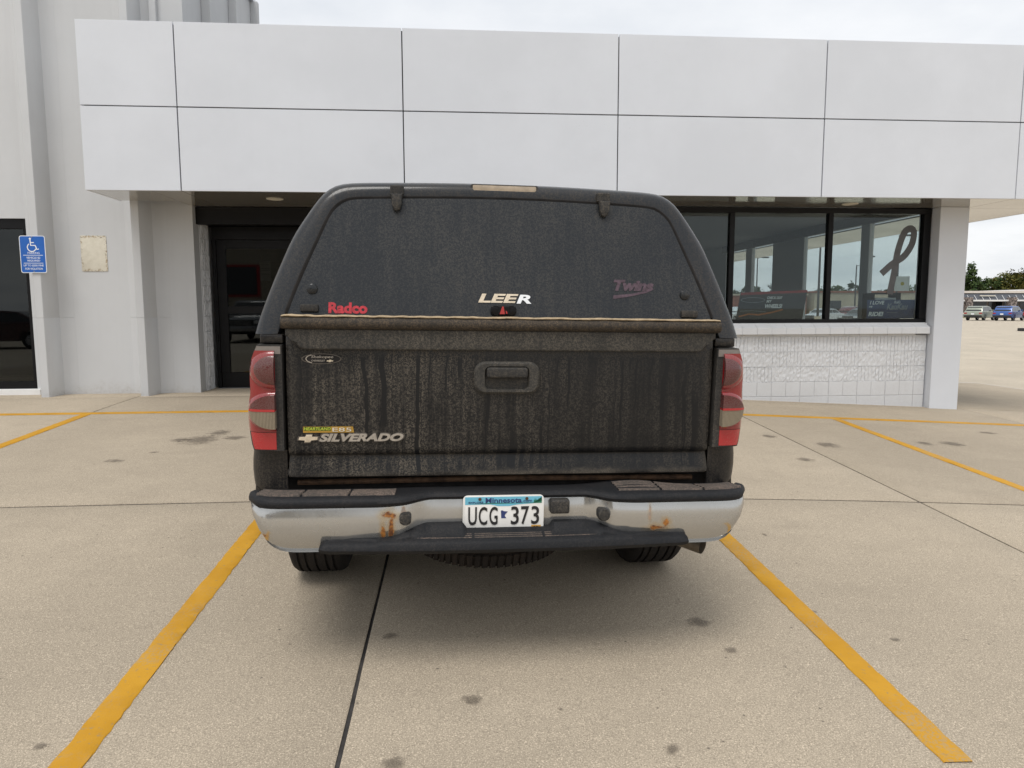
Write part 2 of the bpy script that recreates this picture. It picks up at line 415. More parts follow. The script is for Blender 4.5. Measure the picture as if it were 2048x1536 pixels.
def stripe(x0, y0, x1, y1, w=0.104, name='painted_line'):
    d = Vector((x1 - x0, y1 - y0)); L = d.length; d /= L; nrm = Vector((-d.y, d.x)); n = max(2, int(L / 0.035)); rows = []
    for k in range(n + 1):
        p = Vector((x0, y0)) + d * (L * k / n); row = []
        for s in (-0.5, -0.47, 0, 0.47, 0.5):
            q = p + nrm * (w * s + (random.uniform(-0.0035, 0.0035) if abs(s) > 0.3 else 0))
            row.append((q.x, q.y, gz(q.x, q.y) + (0.0045 if abs(s) < 0.49 else 0.0012)))
        rows.append(row)
    return grid(name, rows, M['line'], lot)
for x, ye in ((-4.02, 2.2), (-1.2, 2.02), (1.58, 2.0), (4.47, 2.1), (-6.85, 2.2), (7.3, 2.1)):
    stripe(x, ye, x + (0.0), 7.975)
stripe(-9.5, 8.04, -4.1, 8.04); stripe(-4.1, 8.04, 9.6, 8.04)
def spot(x, y, rx, ry, rot=0.0):
    n = 18; P = []; zc = gz(x, y)
    for k in range(n):
        t = 2 * math.pi * k / n; a, b = rx * math.cos(t), ry * math.sin(t)
        q = (x + a * math.cos(rot) - b * math.sin(rot), y + a * math.sin(rot) + b * math.cos(rot)); P.append((q[0], q[1], gz(*q) + 0.0026))
    P.append((x, y, zc + 0.0026))
    return mesh('oil_stain', P, [(k, (k + 1) % n, n) for k in range(n)], M['stain'], lot)
for s in SPOTS: spot(*s)
# ------------------------------------------------------------------ showroom building with canopy
sh = empty('showroom_building', (1.5, 9.3, 0.25), label='grey panelled showroom with deep flat canopy over door and windows', cat='building')
def under(root, o):
    o.parent = root; o.location = Vector(o.location) - root.location; return o
def bx(root, name, *a, **k):
    return under(root, box(name, *a, **k))
FY, ZS, ZT, ZM = 8.45, 2.825, 4.643, 3.738
FX = [-4.10, -3.065, -0.571, 1.917, 4.422, 6.91, 8.15]
canopy = bx(sh, 'canopy_core', -4.07, 8.12, FY + 0.035, 9.2, ZS + 0.03, ZT - 0.02, M['gap'])
for i in range(6):
    for z0, z1 in ((ZS, ZM), (ZM, ZT)):
        a = FX[i] + (0 if i == 0 else 0.0065); b = FX[i + 1] - (0 if i == 5 else 0.0065)
        bx(sh, 'fascia_panel', a, b, FY + random.uniform(-0.0015, 0.0015), FY + 0.03, z0 + (0.0065 if z0 == ZM else 0), z1 - (0.0065 if z1 == ZM else 0), M['acm'], bev=0.002)
for z0, z1 in ((ZS, ZM), (ZM, ZT)):        # left and right ends of the canopy
    bx(sh, 'end_panel', -4.10, -4.072, FY + 0.034, 9.26, z0 + (0.0065 if z0 == ZM else 0), z1 - (0.0065 if z1 == ZM else 0), M['acm'], bev=0.002)
    for y0 in (FY + 0.034, 11.0, 13.5, 16.0, 18.5):
        y1 = {FY + 0.034: 10.99, 11.0: 13.49, 13.5: 15.99, 16.0: 18.49, 18.5: 21.0}[y0]
        bx(sh, 'end_panel', 8.122, 8.15, y0, y1, z0 + (0.0065 if z0 == ZM else 0), z1 - (0.0065 if z1 == ZM else 0), M['acm'], bev=0.002)
# soffit
for i in range(6):
    x0, x1 = FX[i] + 0.03, FX[i + 1] - 0.004
    if i == 5: x1 = 8.12
    yb = 9.26 if x0 < -3.9 else (9.70 if x0 < 1.5 else 9.30)
    if i == 0:
        bx(sh, 'soffit_panel', -4.07, -3.40, FY + 0.032, 9.24, ZS + 0.001, ZS + 0.02, M['soffit'])
        bx(sh, 'soffit_panel', -3.395, FX[1] - 0.004, FY + 0.032, 9.70, ZS + 0.001, ZS + 0.02, M['soffit'])
    else:
        bx(sh, 'soffit_panel', FX[i] + 0.004, x1, FY + 0.032, yb, ZS + 0.001, ZS + 0.02, M['soffit'])
for y0, y1 in ((9.306, 11.0), (11.006, 13.5), (13.506, 16.0), (16.006, 18.5), (18.506, 21.0)):
    bx(sh, 'soffit_panel', 6.874, 8.12, y0, y1, ZS + 0.001, ZS + 0.02, M['soffit'])
for cx, cy in ((-2.17, 9.0), (5.1, 9.0), (1.45, 9.0)):
    l = lathe('recessed_light', [(0.0, 0.0), (0.078, 0.0), (0.085, -0.006), (0.1, -0.004), (0.1, 0.0)], M['cream'], None, 28, 'z', (cx, cy, ZS)); under(sh, l)
# roof and rear body of the building
bx(sh, 'roof_slab', -3.3, 6.9, 9.32, 20.9, 3.3, 3.42, M['gap'])
# block wall below the windows
wall = bx(sh, 'wall', -0.9, 6.455, 9.3085, 9.50, -0.05, 1.12, M['block'])
def child_of(p, o):
    o.parent = p; return o
def split_block(seed, w=0.4, h=0.197, ribs=8, rough=0.011):
    rnd = random.Random(seed); bm = bmesh.new(); add_box(bm, 0, w, 0.012, 0.06, 0, h)
    rw = w / ribs; pl = rnd.random(); worn = [rnd.random() < (0.85 if pl < 0.45 else 0.25) for _ in range(ribs)]
    for k in range(ribs):
        x0 = k * rw + 0.004; x1 = (k + 1) * rw - 0.004
        if worn[k]: x0 -= 0.0045; x1 += 0.0045
        n = 6; cols = []
        for i, x in enumerate((x0, (x0 + x1) / 2, x1)):
            cols.append([(x, (-0.012 + rnd.uniform(0, rough)) if i == 1 else (-0.002 + rnd.uniform(-0.004, rough * 0.6)), h * j / n) for j in range(n + 1)])
        VV = [[bm.verts.new(p) for p in c] for c in cols]
        B0 = [bm.verts.new((x0, 0.014, h * j / n)) for j in range(n + 1)]; B1 = [bm.verts.new((x1, 0.014, h * j / n)) for j in range(n + 1)]
        S = [B0] + VV + [B1]
        for a in range(4):
            for j in range(n): bm.faces.new((S[a][j], S[a + 1][j], S[a + 1][j + 1], S[a][j + 1]))
        bm.faces.new([S[a][0] for a in range(5)][::-1]); bm.faces.new([S[a][n] for a in range(5)])
    bmesh.ops.recalc_face_normals(bm, faces=bm.faces)
    me = bpy.data.meshes.new('block'); bm.to_mesh(me); bm.free(); me.materials.append(M['block']); return me
SB = [split_block(k) for k in range(7)]
def smooth_block(w, h):
    bm = bmesh.new(); add_box(bm, 0, w, 0, 0.05, 0, h)
    bmesh.ops.bevel(bm, geom=bm.edges[:], offset=0.004, segments=1, affect='EDGES')
    bmesh.ops.recalc_face_normals(bm, faces=bm.faces)
    me = bpy.data.meshes.new('block'); bm.to_mesh(me); bm.free(); me.materials.append(M['block']); return me
half = smooth_block(0.198, 0.198); base_b = smooth_block(0.4, 0.36); cap_b = smooth_block(0.4, 0.03)
def put(me, x, y, z, p, name='block', rz=0.0):
    o = bpy.data.objects.new(name, me); o.location = (x, y, z); o.rotation_euler = (0, 0, rz)
    COL.objects.link(o); o.parent = p; return o
k = 0
for c in range(18):
    x = 6.30 - 0.4053 * c
    if x < -0.9: break
    for r, z in enumerate((0.493, 0.698, 0.903)):
        ox = (0, 0, 0)[r]
        k += 1; put(SB[(k * 5 + r * 3 + c * c) % 7], x - 0.4053 + 0.0027 + ox, 9.302, z, wall)
    put(half, x - 0.4053 + 0.0035, 9.298, 0.29, wall); put(half, x - 0.2026 + 0.001, 9.2985, 0.29, wall)
    put(base_b, x - 0.4053 + 0.003, 9.2985, -0.075, wall)
    put(cap_b, x - 0.4053 + 0.003, 9.304, 1.104, wall)
e1 = smooth_block(0.15, 0.198); e2 = smooth_block(0.15, 0.36)
for z in (0.493, 0.698, 0.903): put(SB[3], 6.303, 9.3025, z, wall).scale = (0.375, 1, 1)
put(e1, 6.303, 9.298, 0.29, wall); put(e2, 6.303, 9.298, -0.075, wall)
# sill of separate blocks with a sloped top
sill = bx(sh, 'sill', -0.9, 6.452, 9.30, 9.36, 1.14, 1.284, M['block'])
def sill_block(w):
    pts = [(0, 0), (0, 0.088), (0.12, 0.152), (0.12, 0)]
    bm = bmesh.new()
    A = [bm.verts.new((0, a, b)) for a, b in pts]; B = [bm.verts.new((w, a, b)) for a, b in pts]
    bm.faces.new(A); bm.faces.new(B[::-1])
    for i in range(4): bm.faces.new((A[i], B[i], B[(i + 1) % 4], A[(i + 1) % 4]))
    bmesh.ops.bevel(bm, geom=bm.edges[:], offset=0.003, segments=1, affect='EDGES'); bmesh.ops.recalc_face_normals(bm, faces=bm.faces)
    me = bpy.data.meshes.new('sill_block'); bm.to_mesh(me); bm.free(); me.materials.append(M['block']); return me
sb = sill_block(0.2005)
for c in range(36):
    x = 6.45 - 0.2026 * (c + 1)
    put(sb, x, 9.222 + random.uniform(-0.001, 0.001), 1.137, sill, 'sill_block')
# column at the corner
bx(sh, 'column', 6.467, 6.873, 9.18, 9.62, 0.02, ZS, M['acm'], bev=0.004)
bx(sh, 'column_base_joint', 6.46, 6.88, 9.185, 9.6, 0.02, 0.10, M['gap'])
# front window strip: frame, mullions, panes
WX = [-0.9, 0.5, 2.05, 3.682, 5.045, 6.405]
win = bx(sh, 'window', -0.9, 6.46, 9.345, 9.43, 2.752, 2.822, M['black_alu'], bev=0.003)
child_of(win, box('frame_rail', -0.9, 6.46, 9.345, 9.43, 1.286, 1.338, M['black_alu'], bev=0.003))
for i, x in enumerate(WX):
    wd = 0.033 if i not in (5,) else 0.05
    child_of(win, box('mullion', x - wd, x + wd, 9.343, 9.432, 1.339, 2.751, M['black_alu'], bev=0.003))
for i in range(5):
    child_of(win, box('pane', WX[i] + 0.034, WX[i + 1] - (0.034 if i < 4 else 0.051), 9.385, 9.391, 1.339, 2.751, M['glass']))
# side wall of glass along the right flank, seen through the showroom
side = bx(sh, 'side_window', 6.68, 6.76, 9.63, 17.6, 2.84, 3.28, M['black_alu'])
for y0, y1 in ((9.63, 9.72), (11.17, 11.41), (13.35, 14.7), (15.77, 16.1), (17.3, 17.6)):
    child_of(side, box('post', 6.682, 6.758, y0, y1, 0.33, 2.839, M['acm']))
for y0, y1 in ((9.72, 11.17), (11.41, 13.35), (14.7, 15.77), (16.1, 17.3)):
    child_of(side, box('pane', 6.716, 6.72, y0, y1, 0.45, 2.839, M['clear']))
    child_of(side, box('frame_rail', 6.69, 6.75, y0, y1, 0.33, 0.449, M['black_alu']))
# interior
bx(sh, 'floor', -3.3, 6.67, 9.51, 20.8, 0.25, 0.33, M['carpet'])
bx(sh, 'ceiling', -3.3, 6.67, 9.44, 20.8, 3.0, 3.05, M['ceil'])
bx(sh, 'back_wall', -3.3, 6.67, 20.6, 20.75, 0.34, 2.99, M['ceil'])
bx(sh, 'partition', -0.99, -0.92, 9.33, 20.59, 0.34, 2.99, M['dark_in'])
bx(sh, 'flank_wall', 6.69, 6.76, 17.61, 20.7, 0.33, 3.28, M['acm'])
bx(sh, 'header', -3.36, -0.92, 9.71, 9.80, 2.60, 2.82, M['black_alu'])
bx(sh, 'recess_ceiling', -3.36, -0.92, 9.801, 10.3, 2.62, 2.68, M['black_alu'])
# entrance door: frame, leaf, panes, hinges
dr = bx(sh, 'entrance', -3.30, -0.98, 10.10, 10.20, 2.44, 2.615, M['black_alu'], bev=0.003)
for x in (-3.30, -2.19, -1.03):
    child_of(dr, box('jamb', x, x + 0.05, 10.10, 10.20, 0.40, 2.439, M['black_alu'], bev=0.003))
for xa, xb in ((-3.248, -2.192), (-2.138, -1.032)):
    dd = child_of(dr, box('door_leaf', xa, xb, 10.125, 10.175, 0.41, 0.62, M['black_alu'], bev=0.003))
    for nm, a in (('stile', (xa, xa + 0.115, 10.125, 10.175, 0.621, 2.435)), ('stile', (xb - 0.115, xb, 10.125, 10.175, 0.621, 2.435)),
                  ('rail', (xa + 0.116, xb - 0.116, 10.127, 10.173, 2.32, 2.435)), ('rail', (xa + 0.116, xb - 0.116, 10.127, 10.173, 1.435, 1.535)),
                  ('glass', (xa + 0.116, xb - 0.116, 10.148, 10.154, 0.621, 1.434)), ('glass', (xa + 0.116, xb - 0.116, 10.148, 10.154, 1.536, 2.319))):
        child_of(dr, box(nm if nm != 'glass' else 'pane', *a, M['door_glass'] if nm == 'glass' else M['black_alu']))
for z in (0.6, 1.05, 1.5, 1.95): child_of(dr, lathe('hinge', [(0, 0), (0.011, 0), (0.011, 0.11), (0, 0.11)], M['black_alu'], None, 10, 'z', (-3.275, 10.09, z)))
for xa in (-2.26, -2.08):
    hd_ = child_of(dr, lathe('pull_handle', [(0, 1.0), (0.013, 1.0), (0.013, 1.95), (0, 1.95)], M['steel'], None, 12, 'z', (xa, 10.07, 0)))
child_of(dr, box('threshold', -3.3, -0.98, 10.04, 10.20, 0.385, 0.412, M['steel'], bev=0.003))
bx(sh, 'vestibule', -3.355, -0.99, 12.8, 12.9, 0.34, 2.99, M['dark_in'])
# return wall of split-face blocks beside the door
ret = bx(sh, 'return_wall', -3.358, -3.35, 9.80, 10.14, 0.30, 2.82, M['block'])
for j in range(12):
    for q, y in enumerate((9.83, )):
        o = put(SB[(j * 3 + q) % 7], -3.345, y + 0.0, 0.382 + 0.205 * j, ret, rz=R(90)); o.scale = (0.69, 1, 1)

# ------------------------------------------------------------------ tall precast hall on the left
hall = empty('precast_hall', (-6.5, 9.6, 0.4), label='tall pale grey ribbed concrete hall left of the canopy', cat='building')
def hx(name, *a, **k): return under(hall, box(name, *a, **k))
WY = 9.60
def tee(name, x0, x1, z0, z1, y=WY, flip=False):
    return hx(name, x0, x1, y, y + 0.15, z0, z1, M['precast'])
hx('wall_panel', -5.12, -3.90, WY, WY + 0.15, 0.36, 6.6, M['precast'])
hx('wall_panel', -3.899, -3.36, WY, WY + 0.15, 0.36, 6.6, M['precast'])
hx('wall_panel', -14.0, -5.121, WY, WY + 0.15, 2.645, 6.6, M['precast'])
hx('wall_panel', -14.0, -5.121, WY, WY + 0.15, 0.36, 0.46, M['precast'])
hx('wall_panel', -3.51, -3.36, WY + 0.151, 13.0, 0.36, 6.6, M['precast'])
def rib(name, xc, ztop, half_front=0.052, half_back=0.10, d=0.31, split=None):
    rows = []
    prof = [(-half_back - 0.16, WY - 0.0005), (-half_back - 0.05, WY - 0.016), (-half_back, WY - 0.05), (-half_front, WY - d + 0.008), (-half_front + 0.008, WY - d), (half_front - 0.008, WY - d), (half_front, WY - d + 0.008), (half_back, WY - 0.05), (half_back + 0.05, WY - 0.016), (half_back + 0.16, WY - 0.0005)]
    for z in (0.34, 1.39, 1.392, 1.396, 1.398, ztop):
        k = 0.004 if abs(z - 1.394) < 0.003 else 0
        rows.append([(xc + x, y + k, z) for x, y in prof])
    o = grid(name, rows, M['precast'], None); return under(hall, o)
for xc in (-5.15, -3.945, -7.59, -8.81): 
    if xc > -6: rib('rib', xc, 6.6)
for j, yc in enumerate((10.35, 11.57, 12.79)):
    hx('rib', -3.359, -3.24, yc - 0.05, yc + 0.05, ZS + 0.6, 6.6, M['precast'], bev=0.006)
hx('corner_trim', -3.74, -3.66, WY - 0.06, WY - 0.001, ZT + 0.02, 6.6, M['precast'], bev=0.004)
hx('coping', -14.0, -3.30, WY - 0.02, WY + 0.17, 6.602, 6.66, M['acm'])
hx('coping', -3.53, -3.30, WY + 0.171, 13.02, 6.602, 6.66, M['acm'])
lw = hx('window', -9.4, -5.40, WY + 0.02, WY + 0.10, 2.52, 2.643, M['black_alu'])
def hchild(p, o): o.parent = p; return o
hchild(lw, box('frame_rail', -9.4, -5.40, WY + 0.02, WY + 0.10, 0.48, 0.57, M['black_alu']))
for x in (-5.46, -7.4, -9.4): hchild(lw, box('mullion', x, x + 0.06, WY + 0.021, WY + 0.101, 0.571, 2.519, M['black_alu']))
for x0, x1 in ((-9.34, -7.4), (-7.34, -5.46)): hchild(lw, box('pane', x0, x1, WY + 0.06, WY + 0.066, 0.571, 2.519, M['door_glass']))
hx('window_sill', -9.4, -5.36, WY - 0.04, WY + 0.12, 0.40, 0.478, M['white'], bev=0.004)
hx('jamb', -5.398, -5.25, WY + 0.001, WY + 0.14, 0.40, 2.644, M['precast'])
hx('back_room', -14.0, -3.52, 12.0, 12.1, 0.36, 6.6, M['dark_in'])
hx('roof_deck', -14.0, -3.52, WY + 0.16, 13.0, 6.45, 6.55, M['gap'])

# ------------------------------------------------------------------ signs on the wall
M['sign_blue'] = plain('sign_blue', (0.012, 0.115, 0.46), 0.4, 0, 0.06)
M['sign_white'] = plain('sign_white', (0.80, 0.82, 0.84), 0.4, 0, 0.03)
SY = 9.272
sg = empty('parking_sign', (-5.165, SY, 1.945), label='blue and white accessible parking sign on the concrete rib', cat='sign')
def sx(o): return under(sg, o)
sx(prism('plate', rrect(0.302, 0.452, 0.025, -5.165, 2.174), SY, SY + 0.003, M['sign_white']))
sx(prism('blue_field', rrect(0.286, 0.436, 0.02, -5.165, 2.174), SY - 0.0008, SY - 0.0002, M['sign_blue']))
YT = SY - 0.0012
sx(text('lettering', 'PARKING', -5.225, -5.085, 2.178, 2.203, YT, M['sign_white']))
sx(flat('rule', [(-5.28, 2.160), (-5.05, 2.160), (-5.05, 2.166), (-5.28, 2.166)], YT, M['sign_white']))
sx(text('lettering', 'VEHICLE ID', -5.245, -5.083, 2.120, 2.145, YT, M['sign_white'], bold=0.01))
sx(text('lettering', 'REQUIRED', -5.232, -5.085, 2.083, 2.108, YT, M['sign_white'], bold=0.01))
sx(flat('rule', [(-5.28, 2.064), (-5.05, 2.064), (-5.05, 2.070), (-5.28, 2.070)], YT, M['sign_white']))
sx(text('lettering', 'UP TO $200 FINE', -5.282, -5.048, 2.024, 2.050, YT, M['sign_white'], bold=0.01))
sx(text('lettering', 'FOR VIOLATION', -5.265, -5.062, 1.986, 2.011, YT, M['sign_white'], bold=0.01))
def ribbon(name, pts, wd, y, mat, parent, fn):
    P = [Vector(p) for p in pts]; A = []; B = []
    for i, p in enumerate(P):
        d = (P[min(i + 1, len(P) - 1)] - P[max(i - 1, 0)]).normalized(); nr = Vector((-d.y, d.x)) * wd / 2
        A.append(p + nr); B.append(p - nr)
    n = len(P); V = [(a.x, y, a.y) for a in A] + [(b.x, y, b.y) for b in B]
    return fn(mesh(name, V, [(i, i + 1, n + i + 1, n + i) for i in range(n - 1)], mat, parent))
cx, cz = -5.165, 2.27
sx(flat('symbol_head', ellipse(0.026, 0.026, cx - 0.022, cz + 0.092, 14), YT, M['sign_white']))
ribbon('symbol_body', [(cx - 0.022, cz + 0.078), (cx - 0.018, cz + 0.012), (cx + 0.034, cz + 0.012), (cx + 0.052, cz - 0.038), (cx + 0.073, cz - 0.03)], 0.014, YT - 0.0003, M['sign_white'], None, sx)
ribbon('symbol_arm', [(cx - 0.02, cz + 0.046), (cx + 0.022, cz + 0.046)], 0.011, YT - 0.0006, M['sign_white'], None, sx)
ribbon('symbol_wheel', [(cx - 0.008 + 0.05 * math.cos(R(a)), cz - 0.012 + 0.05 * math.sin(R(a))) for a in range(125, 345, 12)], 0.012, YT - 0.0009, M['sign_white'], None, sx)
for z in (2.385, 1.965): sx(lathe('bolt', [(0, -0.004), (0.007, -0.004), (0.008, 0)], M['steel'], None, 10, 'y', (cx, SY, z)))
def blank():
    n = N('weathered_sign'); f = n.noise(14, 6, 0.7); s = n.sep(n.c.outputs['Generated'])
    ex = n.math('ABSOLUTE', n.math('SUBTRACT', s[0], 0.5)); ez = n.math('ABSOLUTE', n.math('SUBTRACT', s[2], 0.5))
    e = n.math('MAXIMUM', ex, ez)
    rim = n.ramp(e, 0.40, 0.47); spots = n.ramp(n.noise(45, 3, 0.6), 0.6, 0.66)
    c = n.mix(n.ramp(f, 0.3, 0.7), (0.60, 0.56, 0.46), (0.68, 0.64, 0.54))
    c = n.mix(n.math('MULTIPLY', rim, n.ramp(n.noise(30, 4, 0.7), 0.5, 0.56)), c, (0.38, 0.30, 0.2))
    c = n.mix(n.math('MULTIPLY', rim, spots), c, (0.03, 0.03, 0.03))
    return n.done(c, 0.8)
M['blank'] = blank()
bs = prism('blank_sign', rrect(0.318, 0.452, 0.012, -4.60, 2.21), WY - 0.006, WY - 0.001, M['blank'], bev=0.001)
tag(bs, 'peeling cream blank sign plate on the grey wall', 'sign')

# ------------------------------------------------------------------ things in and on the showroom windows
M['p_dark'] = plain('poster_black', (0.018, 0.018, 0.022), 0.45, 0, 0.3, 20)
M['p_red'] = plain('poster_red', (0.30, 0.015, 0.018), 0.45)
M['p_blue'] = plain('poster_blue', (0.012, 0.03, 0.11), 0.4, 0, 0.2)
M['p_white'] = plain('poster_white', (0.85, 0.85, 0.85), 0.5, 0, 0.04)
M['p_grey'] = plain('poster_grey', (0.22, 0.23, 0.25), 0.5)
M['p_orange'] = plain('poster_orange', (0.42, 0.12, 0.03), 0.5)
PY = 9.44
M['p_grey2'] = plain('paper_grey', (0.55, 0.55, 0.53), 0.7)
M['p_dark2'] = plain('decal_grey', (0.10, 0.102, 0.106), 0.6)
po = empty('poster', (4.35, PY, 1.34), label='black poster with red top band reading check out my wheels', cat='poster')
def px(o): return under(po, o)
px(flat('sheet', [(3.80, 1.335), (4.74, 1.335), (4.80, 1.735), (3.86, 1.70)], PY, M['p_dark'], t=0.002))
px(flat('red_band', [(3.862, 1.665), (4.795, 1.70), (4.80, 1.735), (3.866, 1.70)], PY - 0.001, M['p_red']))
px(text('lettering', 'CHECK OUT', 4.235, 4.45, 1.612, 1.648, PY - 0.002, M['p_white'], bold=0.02, shear=0.2))
px(text('lettering', 'MY', 4.225, 4.30, 1.562, 1.600, PY - 0.002, M['p_white'], bold=0.02, shear=0.2))
px(text('lettering', 'WHEELS!', 4.205, 4.45, 1.49, 1.545, PY - 0.002, M['p_white'], bold=0.03, shear=0.2))
px(flat('badge', ellipse(0.34, 0.075, 4.035, 1.60), PY - 0.0015, M['p_grey'])); px(flat('badge_field', ellipse(0.32, 0.06, 4.035, 1.60), PY - 0.0023, M['p_dark']))
ribbon('streak', [(3.84, 1.375), (3.98, 1.41), (4.12, 1.40), (4.3, 1.43), (4.46, 1.47)], 0.02, PY - 0.0015, M['p_orange'], None, px)
ribbon('streak', [(3.86, 1.45), (4.05, 1.455), (4.22, 1.44)], 0.008, PY - 0.0018, M['p_grey'], None, px)
p2 = empty('poster', (6.0, PY, 1.34), label='dark blue poster reading i love my ride in the right window', cat='poster')
def p2x(o): return under(p2, o)
p2x(flat('sheet', [(5.66, 1.342), (6.352, 1.342), (6.352, 1.60), (5.66, 1.60)], PY, M['p_blue'], t=0.002))
p2x(text('lettering', 'I LOVE', 5.70, 5.91, 1.535, 1.585, PY - 0.0012, M['p_white'], bold=0.02, shear=0.2))
p2x(text('lettering', 'my', 5.69, 5.74, 1.485, 1.515, PY - 0.0012, M['p_white'], bold=0.01, shear=0.2))
p2x(text('lettering', 'RIDE!', 5.685, 5.90, 1.375, 1.435, PY - 0.0012, M['p_white'], bold=0.03, shear=0.2))
p2x(text('lettering', "Rob's", 6.05, 6.14, 1.548, 1.588, PY - 0.0012, M['p_white'], shear=0.25))
p2x(text('lettering', 'KauKau', 5.945, 6.25, 1.462, 1.548, PY - 0.0012, M['p_grey'], bold=0.03, shear=0.25))
p2x(flat('rule', [(5.95, 1.422), (6.10, 1.422), (6.10, 1.428), (5.95, 1.428)], PY - 0.0012, M['p_grey']))
# ribbon decal on the glass
rp = [(5.93, 1.62), (5.985, 1.95), (6.02, 2.25), (6.10, 2.52), (6.17, 2.60), (6.235, 2.60), (6.265, 2.53), (6.235, 2.36), (6.12, 2.19), (5.95, 2.08), (5.78, 1.93)]
rp = [(6.03 + (a - 6.03) * 0.9, 2.15 + (b - 2.15) * 0.9) for a, b in rp]
rb = smooth_line([(a, 0, b) for a, b in rp], 60)
def rib_fn(o): return o
rbo = ribbon('ribbon_decal', [(p.x, p.z) for p in rb], 0.09, 9.382, M['p_dark2'], None, rib_fn)
for i_, v_ in enumerate(rbo.data.vertices): v_.co.y -= 0.00006 * (i_ % 60)
tag(rbo, 'large dark looped ribbon decal on the right window glass', 'decal')
nt_ = prism('notice_card', rrect(0.215, 0.20, 0.006, 6.155, 1.82), 9.45, 9.453, M['p_white'], bev=0.0)
tag(nt_, 'white notice card with yellow mark in the right window', 'notice')
flat('yellow_mark', ellipse(0.055, 0.05, 0.03, 0.0), 0, plain('mark_yellow', (0.5, 0.4, 0.03), 0.5), nt_).location = (6.13, 9.449, 1.82)
# desk with trays behind the right window
dk = empty('desk', (6.0, 9.9, 0.33), label='dark desk behind the right window', cat='desk')
def dx_(o): return under(dk, o)
dx_(box('desk_top', 5.5, 6.62, 9.6, 10.3, 1.02, 1.06, M['dark_in'], bev=0.004))
for x in (5.52, 6.55): dx_(box('leg', x, x + 0.05, 9.62, 10.28, 0.33, 1.019, M['dark_in']))
tr = empty('paper_tray', (6.05, 9.8, 1.06), label='stacked black paper trays beside the notice card', cat='tray')
for k_ in range(4):
    o = under(tr, box('tray', 5.88, 6.24 - 0.02 * k_, 9.62, 9.90, 1.335 + 0.115 * k_, 1.355 + 0.115 * k_, M['black_alu'], bev=0.003))
    if k_ < 3: under(tr, box('paper', 5.90, 6.2, 9.64, 9.88, 1.357 + 0.115 * k_, 1.40 + 0.115 * k_, M['p_white']))
under(tr, box('riser', 5.86, 5.875, 9.62, 9.9, 1.062, 1.70, M['black_alu'])); under(tr, box('riser', 6.245, 6.26, 9.62, 9.9, 1.062, 1.70, M['black_alu']))

dn = prism('door_notice', rrect(0.15, 0.27, 0.004, -2.615, 2.02), 10.158, 10.1605, M['p_grey2'])
tag(dn, 'pale paper notice taped inside the entrance door glass', 'notice')
for z in (2.10, 2.05, 2.02, 1.97): flat('print_line', [(-2.67, z), (-2.56, z), (-2.56, z + 0.012), (-2.67, z + 0.012)], 10.1575, M['p_dark'], dn)
